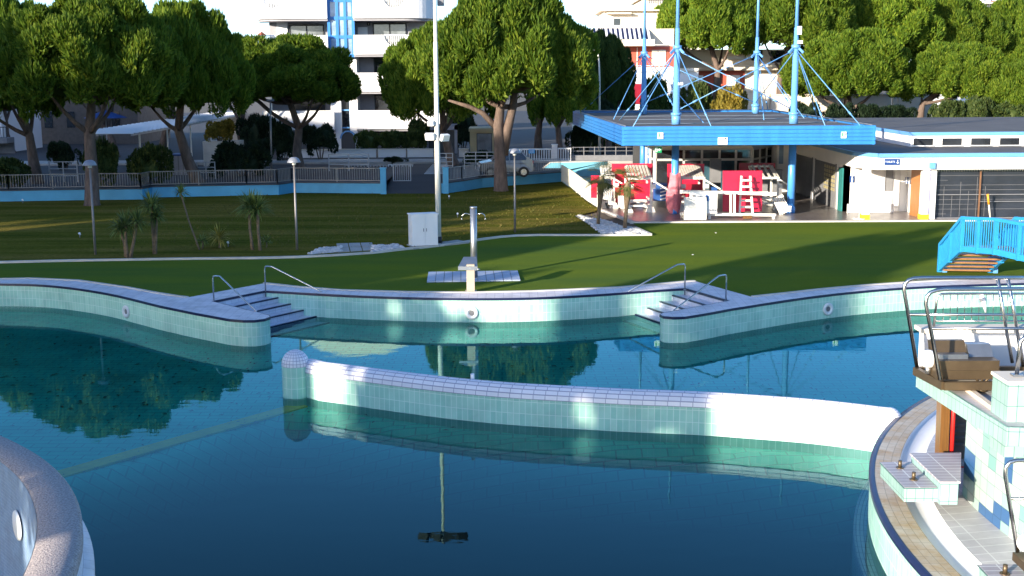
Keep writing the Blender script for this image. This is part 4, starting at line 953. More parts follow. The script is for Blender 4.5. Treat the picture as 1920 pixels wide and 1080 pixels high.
fx = [1230, 1265, 1283, 1317, 1350, 1381, 1410]; X = [xat(v, SY) for v in fx]
m = MB()
for v in X: m.box(v-.06, v+.06, SY-.03, SY+.07, D, 3.05)
m.box(X[0], X[-1], SY-.03, SY+.07, 2.40, 2.52); m.box(X[0], X[-1], SY-.03, SY+.07, D, D+.15); m.box(X[0], X[-1], SY-.025, SY+.06, 2.97, 3.06)
m.build('window_frame', mat('frame_grey', (.52, .50, .47), .5, var=.08), ki)
for i in range(len(X)-1):
    w_ = m = MB(); m.box(X[i]+.06, X[i+1]-.06, SY, SY+.03, D+.15, 2.40); o = m.build('window_pane', 'window_teal' if i in (3, 4) else 'window_dark', ki)
    m = MB(); m.box(X[i]+.06, X[i+1]-.06, SY, SY+.03, 2.52, 2.97); m.build('transom_pane', 'window_dark', ki)
def oblique(a, b, n, pane='window_dark'):
    a, b = Vector(a), Vector(b); f = MB(); g_ = MB(); L = b-a
    for k in range(n+1): q = a+L*k/n; f.bar((q.x, q.y, D), (q.x, q.y, 3.05), .12)
    for z in (2.46, 3.0, D+.08): f.bar((a.x, a.y, z), (b.x, b.y, z), .08, .1)
    f.build('window_frame', 'frame_grey' if a.x > 8 else 'white_paint', ki); g_.vwall([tuple(a), tuple(b)], D, 3.05); g_.build('window_pane', pane, ki)
oblique((xat(1212, 70), 69.9), (sx0, SY), 2); oblique((sx1, SY), (xat(1450, 69), 69), 3)
# white pier and panels between bar and toilets
pr = thing('wall_panel', 'pale grey wall with a tall window strip right of the bar pavilion', 'wall', (xat(1470, 66.5), 66.5, D))
m = MB(); m.box(xat(1450, 68), 15.1, 68, 68.3, D, 4.0); m.box(xat(1459, 66.2), xat(1484, 66.2), 66.2, 66.6, D, 4.0); m.build('wall_face', 'white_plaster', pr)
m = MB(); m.box(xat(1462, 66.2), xat(1470, 66.2), 66.17, 66.2, 2.2, 3.7); m.build('window_pane', 'window_blue', pr)
# ---------------------------------------------------------------- toilet block
TY = 53.15; tx = 15.25; TR = 3.52
tb = thing('toilet_block', 'low white toilet building with blue roof edge and upper strip windows', 'building', (20, 56, D))
m = MB(); m.box(tx, tx+.3, 56.3, 70, D, 3.0); m.box(tx, 18.4, 56.3, 56.6, D, 2.95); m.box(18.15, 18.42, TY, 56.3, D, 2.95); m.box(18.42, 45, TY+.55, TY+.8, D, 2.9); m.build('wall', 'white_plaster', tb)
m = MB(); m.prism([(tx-.1, 54.3), (tx+.55, TY-.25), (45, TY-.25), (45, 70), (tx-.1, 70)], 2.88, TR-.02); m.build('roof_band', 'white_plaster', tb)
m = MB(); pr_ = [(tx-.16, 70), (tx-.16, 54.27), (tx+.52, TY-.31), (45, TY-.31)]
for a, b in zip(pr_[:-1], pr_[1:]): m.bar((a[0], a[1], TR-.02), (b[0], b[1], TR-.02), .10, .17)
m.build('roof_trim', 'mast_blue', tb)
m = MB(); m.prism([(tx-.1, 54.32), (tx+.55, TY-.2), (45, TY-.2), (45, 69.9), (tx-.1, 69.9)], TR-.02, TR+.02); m.build('lower_roof', 'roof_felt', tb)
ux = 18.9
m = MB(); m.box(ux, 45, 58.4, 58.7, TR, 4.16); m.box(ux, ux+.3, 58.7, 72, TR, 4.16); m.build('upper_wall', 'white_plaster', tb)
m = MB(); m.box(ux-.06, 45, 58.34, 58.44, 4.06, 4.22); m.box(ux-.06, ux+.04, 58.44, 72, 4.06, 4.22); m.build('upper_trim', 'mast_blue', tb)
m = MB(); m.box(ux, 45, 58.45, 78, 4.17, 4.21); m.build('upper_roof', 'roof_felt', tb)
for k in range(6):
    px = 1713+54*k; m = MB(); x0, x1 = xat(px, 58.4), xat(px+37, 58.4); m.box(x0, x1, 58.37, 58.40, 3.60, 3.93); wn = m.build('window', 'window_dark', tb)
    m = MB(); m.box(x0-.05, x1+.05, 58.33, 58.37, 3.56, 3.60); m.box(x0-.04, x0, 58.35, 58.38, 3.6, 3.96); m.box(x1, x1+.04, 58.35, 58.38, 3.6, 3.96); m.box(x0-.05, x1+.05, 58.33, 58.37, 3.93, 3.99); m.build('window_frame', 'white_paint', wn)
for px in (1628, 1739):
    x = xat(px, TY+.1); m = MB(); m.box(x-.15, x+.15, TY-.05, TY+.25, D, 2.88); c_ = m.build('porch_column', 'white_plaster', tb)
    m = MB(); m.box(x-.18, x+.18, TY-.08, TY+.28, D, D+.24); m.build('column_base', 'yellow', c_)
x = xat(1746, TY); m = MB(); m.cyl((x+.04, TY+.02), .055, D, 3.0, 10); m.build('downpipe', mat('lilac_pipe', (.35, .33, .62), .5, var=.1), tb); m = MB(); m.rbox((x, TY-.32, 3.06), (.24, .16, .26)); m.build('rain_hopper', 'mast_blue', tb)
# openings of the side wall facing the canopy
for y0, y1, mt in ((66.2, 69.6, 'dark_grey'), (62.2, 65.6, 'mid_grey'), (57.6, 61.4, 'mid_grey')):
    m = MB(); m.box(tx-.03, tx, y0, y1, D, 2.75); sd = m.build('shutter', mt, tb)
    m = MB(); m.box(tx-.06, tx-.03, y0-.12, y0, D, 2.8); m.box(tx-.06, tx-.03, y1, y1+.12, D, 2.8); m.build('shutter_frame', 'mid_grey', sd)
m = MB()
for i in range(5):
    for j in range(6): m.box(tx-.045, tx-.03, 57.75+i*.42, 58.05+i*.42, 1.5+j*.2, 1.64+j*.2)
m.build('glass_blocks', mat('amber_glass', (.42, .36, .18), .3, var=.3, sc=4), tb)
m = MB(); m.box(tx-.06, tx, 56.35, 57.0, D, 2.7); m.build('side_door', mat('door_teal', (.03, .20, .19), .4, var=.1), tb)
m = MB(); m.box(tx+.35, xat(1606, 56.28)+.0, 56.27, 56.3, D, 2.7); m.build('notice_frame', 'white_paint', tb)
m = MB(); m.box(xat(1605, 56.2), xat(1626, 56.2), 56.24, 56.3, 1.75, 2.72); m.build('notice_board', mat('board_grey', (.58, .56, .55), .4, var=.05), tb)
for a, b, z0, z1, mt in ((1640, 1664, 1.65, 2.75, 'board_grey'), (1666, 1679, 1.65, 2.75, 'mid_grey'), (1681, 1693, D, 2.75, 'board_grey'), (1640, 1679, D+.1, 1.6, 'white_paint')):
    m = MB(); m.box(xat(a, 56.2), xat(b, 56.2), 56.22, 56.3, z0, z1); m.build('wall_panel', mt, tb)
a, b = P(1706, 404), P(1730, 410); m = MB(); m.bar((a.x, a.y, (D+2.8)/2), (b.x, b.y, (D+2.8)/2), .06, 2.8-D); dr = m.build('door', 'door_brown', tb)
m = MB(); q = a.lerp(b, .85); m.rbox((q.x-.03, q.y-.08, 1.7), (.03, .05, .16)); m.build('handle', 'steel', dr)
def picto(name, px, py, Y, w_, h_, both=False):
    q = Q(px, py, Y); m = MB(); m.rbox(q, (w_, .03, h_)); s = m.build(name, 'sign_blue', tb); m = MB()
    for dx in ((-.06, .06) if both else (0,)):
        m.rbox(q+Vector((dx, -.02, .10)), (.05, .008, .05)); m.rbox(q+Vector((dx, -.02, .0)), (.07, .008, .11)); m.rbox(q+Vector((dx, -.02, -.10)), (.045, .008, .09))
    m.build('pictogram', 'white_paint', s)
picto('restroom_sign', 1597.5, 336, 56.2, .20, .30); picto('restroom_sign', 1702, 338, TY+2.4, .22, .28, True)
q = Q(1672.5, 303.5, TY-.29); m = MB(); m.rbox(q, (.64, .04, .26)); sg = m.build('toilet_sign', 'sign_blue', tb)
letters('sign_lettering', 'TOILETS', q+Vector((-.09, -.024, 0)), .115, 'white_paint', sg)
m = MB(); m.rbox(q+Vector((.24, -.025, .02)), (.025, .006, .14)); m.rbox(q+Vector((.215, -.025, -.045)), (.02, .006, .08), 0, 0, -.7); m.rbox(q+Vector((.265, -.025, -.045)), (.02, .006, .08), 0, 0, .7); m.build('sign_arrow', 'white_paint', sg)
m = MB(); m.rbox(Q(1573, 297, 57.9)+Vector((-.05, 0, 0)), (.05, .12, .3)); m.build('alarm_box', 'red_paint', tb)
m = MB(); q = Q(1852, 309, TY-.29); m.rbox(q, (.14, .06, .07)); m.build('bulkhead_light', 'white_plastic', tb)
# netted dark fronts at the right
nf = thing('net_screen', 'dark net screen in rusty frames closing the right half of the toilet block', 'screen', (20, TY, D))
m = MB(); m.box(18.45, 45, TY+.3, TY+.34, D, 2.86); m.build('netting', 'net_dark', nf)
m = MB()
for px in (1748, 1844, 1942, 2040): x = xat(px, TY+.15); m.box(x-.03, x+.03, TY+.15, TY+.21, D, 2.86)
m.build('upright', mat('rust_frame', (.20, .10, .05), .6, var=.3), nf)
m = MB()
for z in (1.75, D+.05, 2.84): m.bar((18.45, TY+.2, z), (45, TY+.2, z), .035)
m.bar((xat(1846, TY), TY+.18, 1.45), (45, TY+.18, 1.42), .03); m.build('cross_rail', 'mid_grey', nf)
m = MB()
for i in range(60):
    x = 18.5+i*.36
    if (i//7) % 2 == 0: m.box(x, x+.012, TY+.27, TY+.285, D+.1, 2.5-((i*37) % 5)*.2)
for i in range(9): m.bar((18.5, TY+.27, .9+i*.21), (19+((i*53) % 7)*1.2, TY+.27, .9+i*.21), .012)
tag(m.build('net_cords', 'mid_grey', nf), kind='stuff')
m = MB(); x = xat(1748, TY)
for i in range(40): m.rbox((x+.1+i*.11, TY+.14, 2.80), (.05, .01, .05), 0, 0, .78)
m.build('lacing', 'pole_white', nf)
rp_ = thing('rescue_pole', 'orange and white rescue pole leaning before the dark net screen', 'pole', tuple(P(1856, 414)))
a, b = P(1857, 412), Q(1852, 364, 52.9); m = MB(); m.tube([a, a.lerp(b, .6)], .035, 8); m.build('shaft', 'pole_white', rp_); m = MB(); m.tube([a.lerp(b, .6), b], .05, 8); m.build('grip', 'orange', rp_)
sn = thing('stanchion', 'white stanchion on a round base in front of the toilet porch', 'stanchion', tuple(P(1611, 413)))
q = P(1611, 412); m = MB(); m.cyl(q, .28, D+.03, D+.07, 20); m.build('base', 'white_paint', sn); m = MB(); m.cyl(q, .022, D+.06, D+.85, 8); m.build('post', 'pole_white', sn)
rk = thing('slatted_rack', 'low white slatted rack standing along the toilet porch wall', 'rack', tuple(P(1637, 404)))
m = MB(); y = 55.6; x0, x1 = xat(1596, y), xat(1682, y)
m.box(x0, x1, y, y+.05, 1.05, 1.12); m.box(x0, x1, y, y+.05, D+.05, D+.12); m.build('rails', 'white_paint', rk); m = MB()
for k in range(22): xx = x0+(x1-x0)*k/21; m.box(xx-.03, xx+.03, y+.05, y+.07, D+.03, 1.12)
m.build('slats', 'white_paint', rk)
# ---------------------------------------------------------------- stored beach furniture under the canopy
def bx(m, x0, x1, y0, y1, Y, d=.05): m.box(xat(x0, Y), xat(x1, Y), Y, Y+d, zat(y1, Y), zat(y0, Y))
def board(label, x0, x1, y0, y1, Y, mt='red_panel', name='red_board', cat='board', lean=.12, group=None, d=.04):
    X0, X1, z0, z1 = xat(x0, Y), xat(x1, Y), max(zat(y1, Y), D+.03), zat(y0, Y)
    t = thing(name, label, cat, ((X0+X1)/2, Y, z0), group); l = lean*(z1-z0)
    m = MB(); m.hexa([(X0, Y, z0), (X1, Y, z0), (X1, Y+d, z0), (X0, Y+d, z0), (X0, Y+l, z1), (X1, Y+l, z1), (X1, Y+l+d, z1), (X0, Y+l+d, z1)]); m.build('panel', mt, t)
    m = MB()
    for f in (.0, 1.): m.bar((X0+.02+(X1-X0-.04)*f, Y+d, z0), (X0+.02+(X1-X0-.04)*f, Y+l+d+.02, z1), .05)
    m.build('batten', mt, t); return t
RB = 'red boards under the canopy'
board('wide red board behind the left white slatted frame', 1148, 1224, 308, 382, 58.6, group=RB, lean=.02)
board('narrow red board at the far left beside the first small palm', 1109, 1124, 330, 372, 58.2, group=RB, lean=.03)
board('red board partly hidden by the blue column and pink cloth', 1253, 1322, 309, 380, 58.2, group=RB, lean=.02)
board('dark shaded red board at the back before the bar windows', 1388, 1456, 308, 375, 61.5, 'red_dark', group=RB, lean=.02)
board('big bright red board leaning behind the white ladder', 1359, 1433, 323, 399, 54.6, group=RB, lean=.10)
board('red board inside the left white frame under its slatted top', 1166, 1222, 345, 378, 58.0, group=RB, lean=0)
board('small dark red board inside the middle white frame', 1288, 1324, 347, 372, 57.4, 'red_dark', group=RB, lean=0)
def frame(label, x0, x1, yt, yb, Y, dep=1.5, slats=9, open_=False):
    X0, X1, z0, z1 = xat(x0, Y), xat(x1, Y), D+.03, zat(yt, Y); t = thing('wooden_frame', label, 'frame', ((X0+X1)/2, Y, z0), 'white slatted frames under the canopy')
    for xx in (X0, X1):
        for yy in (Y, Y+dep): m = MB(); m.bar((xx, yy, z0+.22), (xx, yy, z1), .09); m.build('post', 'wood_white', t)
        for yy in (Y+.05, Y+dep): m = MB(); m.hexa([(xx-.22, yy-.12, z0), (xx+.22, yy-.12, z0), (xx+.22, yy+.12, z0), (xx-.22, yy+.12, z0), (xx-.12, yy-.12, z0+.26), (xx+.12, yy-.12, z0+.26), (xx+.12, yy+.12, z0+.26), (xx-.12, yy+.12, z0+.26)]); m.build('foot_block', 'wood_white', t)
    m = MB(); 
    for z in (z0+.30, z0+.55): m.bar((X0, Y, z), (X1, Y, z), .08); m.bar((X0, Y+dep, z), (X1, Y+dep, z), .08); m.bar((X0, Y, z), (X0, Y+dep, z), .08); m.bar((X1, Y, z), (X1, Y+dep, z), .08)
    m.build('base_beams', 'wood_white', t); m = MB(); 
    m.bar((X0-.05, Y, z1), (X1+.05, Y, z1), .10); m.bar((X0, Y+dep, z1+.42), (X1, Y+dep, z1+.42), .08); m.bar((X0, Y-.1, z1), (X0, Y+dep, z1+.42), .08); m.bar((X1, Y-.1, z1), (X1, Y+dep, z1+.42), .08); m.build('top_beams', 'wood_white', t)
    m = MB()
    for k in range(slats): xx = X0+(X1-X0)*(k+.5)/slats; m.hexa([(xx-.05, Y-.05, z1+.05), (xx+.05, Y-.05, z1+.05), (xx+.05, Y+dep, z1+.47), (xx-.05, Y+dep, z1+.47), (xx-.05, Y-.05, z1+.08), (xx+.05, Y-.05, z1+.08), (xx+.05, Y+dep, z1+.50), (xx-.05, Y+dep, z1+.50)])
    m.build('roof_slats', 'wood_white', t)
    for xx in (X0, X1): m = MB(); q = (xx+.12, Y-.06, z1-.36); m.rbox(q, (.2, .04, .2)); m.build('junction_plate', 'wood_white', t)
    m = MB(); m.bar((X1, Y, z1-.05), (X1+.75, Y-.1, z1-.5), .07); m.build('brace', 'wood_white', t)
    return t
frame('white slatted wooden frame nearest the small palms', 1180, 1222, 336, 388, 56.4, 1.7, 7)
frame('white slatted wooden frame right of the blue column and pink cloth', 1278, 1322, 336, 385, 56.6, 1.5, 9)
frame('white wooden frame at the right, behind the big red board', 1418, 1462, 336, 385, 57.2, 1.5, 4)
frame('white wooden frame half hidden behind the left palm trunk', 1130, 1152, 334, 378, 58.2, 1.2, 4)
def pallet(label, x, y, wpx, hpx, Y, rx=-.5, ry=.0, rz=0., n=6, mt='wood_white', grp='leaning slatted pieces'):
    q = Q(x, y, Y); t = thing('slatted_pallet', label, 'pallet', tuple(q), grp); R = Matrix.Rotation(rz, 3, 'Z') @ Matrix.Rotation(ry, 3, 'Y') @ Matrix.Rotation(rx, 3, 'X'); s = Y/FOC; W, H = wpx*s, hpx*s
    def pl(m, c, size): 
        v = [q+R @ Vector((c[0]+a*size[0]/2, c[1]+b*size[1]/2, c[2]+d*size[2]/2)) for d in (-1, 1) for a, b in ((-1, -1), (1, -1), (1, 1), (-1, 1))]; m.hexa(v)
    m = MB()
    for k in range(n): pl(m, (-W/2+W*(k+.5)/n, 0, 0), (W/n*.6, .03, H))
    m.build('slats', mt, t); m = MB()
    for z in (-.38, .38): pl(m, (0, .03, z*H), (W, .03, .07))
    m.build('cross_battens', mt, t)
pallet('small white slatted panel leaning left of the palms, beside the red board', 1139, 364, 20, 24, 56.6, -.3, .25, .3, 5)
pallet('white slatted pallet leaning against the foot of the right blue column', 1465, 384, 22, 36, 55.3, -.3, -.55, -.4, 6)
def crate(label, px, py, w_, h_, Y, mt='wood_white', name='box', cat='box', d=.3):
    q = Q(px, py, Y); z0 = max(q.z-h_/2, D+.035); t = thing(name, label, cat, (q.x, Y, z0)); m = MB(); m.rbox((q.x, Y, z0+h_/2), (w_, d, h_)); m.build('case', mt, t); m = MB()
    m.rbox((q.x, Y, z0+h_+.01), (w_+.03, d+.03, .03)); m.build('lid', mt, t); return t
crate('white wooden crate standing right of the left palm trunk', 1165, 378, .28, .5, 56.0); crate('pale block left of the white slatted panel', 1147, 378, .3, .26, 56.9)
t = crate('dark blue box with pale slanted stripes left of the pink cloth', 1237, 360, .62, .8, 57.4, 'blue_box'); m = MB(); q = Q(1240, 362, 57.2)
for k in range(4): m.rbox((q.x+.1, 57.23, q.z+.24-k*.17), (.3, .02, .06), 0, 0, -.25)
m.build('stripes', 'white_paint', t)
crate('small orange brick under the white trestle by the ladder', 1401, 407.5, .36, .10, 53.4, 'orange_wood', 'brick', 'brick', .2); crate('pale concrete block left of the blank white board', 1280, 405, .18, .26, 53.9, 'cream', 'block', 'block', .2)
crate('little white block at the foot of the right blue column', 1478, 392, .22, .24, 55.2, 'white_paint', 'block', 'block', .2); crate('blue low stack behind the middle white frame', 1338, 355, .3, .2, 57.8, 'blue_box', 'box', 'box'); crate('grey cabinet seen through the right white frame', 1445, 352, 1.05, 1.6, 60.3, 'mid_grey', 'cabinet', 'cabinet'); crate('grey tall cart at the bar window in the middle', 1341, 330, .55, 1.7, 63.5, 'mid_grey', 'cart', 'cart')
# white ladder
ld = thing('ladder', 'white wooden ladder leaning on the big bright red board', 'ladder', tuple(P(1398, 402)))
Y = 54.2; 
def lz(y): return max(zat(y, Y), D+.04)
for a, b in (((1387, 401), (1390, 330)), ((1411, 401), (1406.5, 330))): m = MB(); A, B = Q(*a, Y-.25), Q(*b, Y+.3); A.z = max(A.z, D+.05); m.bar(A, B, .09, .06); m.build('side_rail', 'wood_white', ld)
for y in (338, 350, 363, 376, 388): q0, q1 = Q(1388.5, y, Y), Q(1408.5, y, Y); m = MB(); m.bar(q0, q1, .05, .09); m.build('rung', 'wood_white', ld)
# long white trestle in front
tr = thing('trestle', 'long white wooden trestle lying across the front of the red boards', 'trestle', tuple(P(1370, 405))); Y = 53.6
m = MB(); m.bar(Q(1275, 359, Y+.4), Q(1456, 363.5, Y), .10, .14); m.bar(Q(1275, 362, Y+.55), Q(1440, 360, Y+.3), .08, .05); m.build('top_beam', 'wood_white', tr)
m = MB(); m.bar(Q(1275, 401, Y), Q(1454, 403, Y), .10, .12); m.build('bottom_beam', 'wood_white', tr)
for px in (1370, 1377, 1453): m = MB(); m.bar(Q(px, 404 if px > 1400 else 400, Y), Q(px, 402 if px > 1450 else 362, Y), .09); m.build('upright', 'wood_white', tr)
for px in (1284, 1330, 1450): m = MB(); q = Q(px, 408, Y); m.rbox((q.x, Y, D+.12), (.10, .16, .2)); m.build('foot', 'wood_white', tr)
b1 = board('blank white wooden board leaning on the front of the trestle', 1286, 1328, 372, 414, 53.0, 'wood_white', 'white_board', lean=.12)
b2 = board('white printed poster board with dark letters RI behind the blank board', 1296, 1348, 361, 402, 53.25, 'white_paint', 'poster_board', 'poster', lean=.04)
letters('poster_lettering', 'RI', Q(1311, 371.5, 53.2)+Vector((0, .02, 0)), .22, 'dark_grey', b2)
m = MB(); q = Q(1324, 371, 53.2)+Vector((0, .02, 0)); m.rbox(q, (.10, .02, .26), 0, 0, .35); m.rbox(q+Vector((.06, 0, -.03)), (.1, .02, .22), 0, 0, -.1); m.build('poster_emblem', 'blue_box', b2)
m = MB(); q = Q(1301, 369, 53.2)+Vector((0, .02, 0)); m.rbox(q, (.12, .02, .18)); q = Q(1338, 369, 53.2)+Vector((0, .02, 0)); m.rbox(q, (.2, .02, .02)); m.rbox(q+Vector((-.12, 0, -.12)), (.08, .02, .02))
for k in range(4): m.rbox(Q(1332+4*k, 394, 53.2), (.03, .02, .1+.03*(k % 2)))
m.build('poster_print', 'mid_grey', b2)
ck = thing('cloth', 'pink faded cloth wrapped around the foot of the left blue column', 'cloth', tuple(P(1265, 410)))
m = MB(); cx_, cy_ = masts[0]; prof = [(.02, 1.2), (.5, 1.05), (.62, .9), (.5, .75), (.45, .45)]; hts = [D+.04, D+.3, D+.9, D+1.35, D+1.85]; n = 30; vs = []
for j, (h_, (dx, wd)) in enumerate(zip(hts, [(0, .20), (-.05, .30), (-.06, .34), (0, .27), (.02, .22)])):
    for k in range(n): a = 2*PI*k/n; r = wd*(1+.13*math.sin(5*a+j)+.07*math.sin(11*a-j*2)); vs.append((cx_+dx+r*1.0*math.cos(a), cy_+.0+r*math.sin(a)*.9, h_+.05*math.sin(3*a+j)))
m.add(vs, [(j*n+k, j*n+(k+1) % n, (j+1)*n+(k+1) % n, (j+1)*n+k) for j in range(len(hts)-1) for k in range(n)], smooth=True); m.build('cloth_sheet', 'pink_cloth', ck)
# ================================================================ buildings beyond the pool
WY = 98.; wX = lambda p: xat(p, WY); wZ = lambda p: zat(p, WY)
wb = thing('apartment_building', 'white apartment building with curved balconies and a blue glazed stair tower', 'building', (wX(650), WY, ST))
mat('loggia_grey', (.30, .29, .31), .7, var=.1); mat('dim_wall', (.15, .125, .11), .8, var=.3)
def box_part(name, mt, x0, x1, y0, y1, z0, z1, parent): m = MB(); m.box(x0, x1, y0, y1, z0, z1); return m.build(name, mt, parent)
G0 = ST
box_part('wall', 'loggia_grey', wX(505), wX(806), WY+1.6, WY+12, G0, wZ(-18), wb)
box_part('pier', 'white_plaster', wX(657), wX(672), WY-.1, WY+1.6, G0, wZ(103), wb)
box_part('pier', 'white_plaster', wX(622), wX(641), WY-.1, WY+1.6, G0, wZ(103), wb)
box_part('stair_glazing', 'window_dark', wX(641), wX(657), WY+.3, WY+.4, wZ(238), wZ(103), wb)
m = MB()
for y in (103, 137, 171, 205, 238): m.box(wX(641), wX(657), WY+.15, WY+.25, wZ(y)-.05, wZ(y)+.05)
m.box(wX(656), wX(657.5), WY+.1, WY+.3, wZ(238), wZ(103)); m.build('stair_glazing_bars', 'mast_blue', wb)
m = MB(); c = (wX(653), wZ(258)); n = 12; r = wX(666)-wX(653)
pl = [(c[0]-r, G0), (c[0]+r, G0)]+[(c[0]+r*math.cos(PI*k/n), c[1]+r*math.sin(PI*k/n)) for k in range(n+1)]
m.add([(x, WY-.15, z) for x, z in pl]+[(x, WY+.3, z) for x, z in pl], [tuple(range(len(pl)))]+[(i, (i+1) % len(pl), len(pl)+(i+1) % len(pl), len(pl)+i) for i in range(len(pl))]); m.build('arched_door', 'net_dark', wb, weld=True)
m = MB()
for k in range(n): a, b = PI*k/n, PI*(k+1)/n; m.bar((c[0]+r*1.06*math.cos(a), WY-.2, c[1]+r*1.06*math.sin(a)), (c[0]+r*1.06*math.cos(b), WY-.2, c[1]+r*1.06*math.sin(b)), .12)
m.build('door_arch', 'mast_blue', wb)
# glazed stair tower
gx = [625, 640.5, 655, 669.5]; rows = [-20, 0, 33, 68, 103]
box_part('glass_tower', 'window_blue', wX(625.5), wX(669), WY-.6, WY+1.6, wZ(103), wZ(-20), wb); m = MB()
for g_ in gx: m.box(wX(g_)-.11, wX(g_)+.11, WY-.72, WY-.55, wZ(103), wZ(-20))
for r_ in rows: m.box(wX(625)-.12, wX(669.5)+.12, WY-.70, WY-.55, wZ(r_)-.12, wZ(r_)+.12)
for g_ in gx[::3]: m.box(wX(g_)-.10, wX(g_)+.10, WY-.5, WY+1.6, wZ(103), wZ(103)+.2)
m.build('tower_frame', 'canopy_blue', wb)
def balcony(path, z0, z1, notch=None, back=None, bars=True):
    m = MB(); N = []; L = [0]
    for i in range(len(path)-1): L.append(L[-1]+math.dist(path[i], path[i+1]))
    tot = L[-1]; n = 110; b = offset(path, -.22)
    def at(pl, s):
        for i in range(len(L)-1):
            if s <= L[i+1]+1e-9: t = (s-L[i])/(L[i+1]-L[i]); return (pl[i][0]+(pl[i+1][0]-pl[i][0])*t, pl[i][1]+(pl[i+1][1]-pl[i][1])*t)
        return pl[-1]
    def top(s):
        if notch and abs(s-notch[0]) < notch[1]: return z1-math.sqrt(max(notch[1]**2-(s-notch[0])**2, 0))*notch[2]
        return z1
    vs = []
    ss = sorted(set([tot*k/n for k in range(n+1)]+([notch[0]-notch[1]*1.001, notch[0]+notch[1]*1.001] if notch else [])))
    ss = [s for s in ss if 0 <= s <= tot]
    for s in ss: p, q = at(path, s), at(b, s); vs += [(*p, z0), (*p, top(s)), (*q, top(s)), (*q, z0)]
    fs = []
    for k in range(len(ss)-1): o = 4*k; fs += [(o, o+4, o+5, o+1), (o+1, o+5, o+6, o+2), (o+2, o+6, o+7, o+3), (o+3, o+7, o+4, o)]
    fs += [(0, 1, 2, 3), (len(vs)-1, len(vs)-2, len(vs)-3, len(vs)-4)]; m.add(vs, fs); pp = m.build('balcony_parapet', 'white_plaster', wb, weld=True)
    m = MB(); cl = list(path)+[(path[-1][0], WY+1.7), (path[0][0], WY+1.7)]; m.prism(cl, z0-.18, z0+.02); m.build('balcony_slab', 'loggia_grey', wb)
    if notch:
        m = MB()
        for k in range(11): s = notch[0]-notch[1]+2*notch[1]*(k+.5)/11; p = at(path, s); m.bar((*p, z0+.3), (*p, z1), .05)
        m.bar((*at(path, notch[0]-notch[1]), z1), (*at(path, notch[0]+notch[1]), z1), .07); m.build('balcony_bars', 'white_paint', pp)
def curve_r(x0, x1, x2, f=WY-1.0, back=WY+1.4): return [(wX(x0), f)]+[(wX(x1)+(wX(x2)-wX(x1))*math.sin(PI/2*k/10), f+(back-f)*(1-math.cos(PI/2*k/10))) for k in range(11)]
def curve_l(x0, x1, x2, f=WY-1.0, back=WY+1.4): return [(x, y) for x, y in [(wX(x1)-(wX(x1)-wX(x0))*math.sin(PI/2*k/10), f+(back-f)*(1-math.cos(PI/2*k/10))) for k in range(10, -1, -1)]]+[(wX(x2), f)]
right = curve_r(671, 765, 814); left = curve_l(488, 540, 624)
nr = (wX(746)-wX(671), .82, 1.0); nl = (3.0, .8, 1.0)
for z0, z1 in ((34, -5), (101, 65)):
    balcony(right, wZ(z0), wZ(z1), nr); balcony(left if z0 < 50 else curve_l(470, 520, 624), wZ(z0), wZ(z1), nl)
balcony([(wX(671), WY-.6), (wX(838), WY-.6)], wZ(170), wZ(135)); balcony([(wX(671), WY-.6), (wX(838), WY-.6)], wZ(240), wZ(205))
balcony([(wX(500), WY-.6), (wX(640), WY-.6)], wZ(170), wZ(135)); balcony([(wX(497), WY-.6), (wX(630), WY-.6)], wZ(241), wZ(205))
def win(x0, x1, y0, y1, Y, n=2, mt='window_grey', fr='black', parent=None):
    m = MB(); m.box(wX(x0), wX(x1), Y-.06, Y, wZ(y1), wZ(y0)); w_ = m.build('window', mt, parent or wb); m = MB(); t = .09
    for k in range(n+1): x = wX(x0)+(wX(x1)-wX(x0))*k/n; m.box(x-t/2, x+t/2, Y-.12, Y-.05, wZ(y1), wZ(y0))
    for z in (wZ(y0), wZ(y1)): m.box(wX(x0)-t/2, wX(x1)+t/2, Y-.125, Y-.05, z-t/2, z+t/2)
    m.build('window_frame', fr, w_)
F_ = WY+1.6
for y0, y1 in ((42, 66), ):
    win(544, 607, y0+2, y1+12, F_); win(701, 762, y0, y1+12, F_); win(690, 694, 40, 44, F_, 1, 'white_paint')
win(701, 762, 108, 136, F_, 2, 'window_dark'); win(701, 762, 178, 206, F_, 2, 'window_dark'); win(676, 770, 242, 262, F_, 3, 'window_dark'); win(600, 628, 242, 262, F_, 2, 'window_dark'); win(545, 605, 108, 136, F_); win(545, 605, 178, 206, F_, 2, 'window_dark')
win(544, 607, -26, 8, F_); win(701, 762, -26, 8, F_)
box_part('side_wall', 'white_plaster', wX(672), wX(690), WY+1.4, WY+1.6, wZ(65), wZ(48), wb); box_part('side_wall', 'white_plaster', wX(520), wX(540), WY+1.35, WY+1.6, wZ(101), wZ(38), wb)
# stepped, arched attic
m = MB(); pl = [(wX(548), wZ(-18)), (wX(772), wZ(-18))]+[(wX(660)+(wX(772)-wX(660))*math.cos(PI*k/14), wZ(-18)+(wZ(-74)-wZ(-18))*math.sin(PI*k/14)) for k in range(15)]
m.add([(x, WY+.4, z) for x, z in pl]+[(x, WY+11, z) for x, z in pl], [tuple(range(len(pl))), tuple(range(len(pl)))[::-1]][:1]+[(i, (i+1) % len(pl), len(pl)+(i+1) % len(pl), len(pl)+i) for i in range(len(pl))]); m.build('attic', 'cream_pale', wb, weld=True)
box_part('roof_slab', 'white_plaster', wX(505), wX(806), WY+.2, WY+12, wZ(-18), wZ(-22), wb)
box_part('air_unit', 'mid_grey', wX(822), wX(834), WY+1, WY+2, wZ(8), wZ(-4), wb)
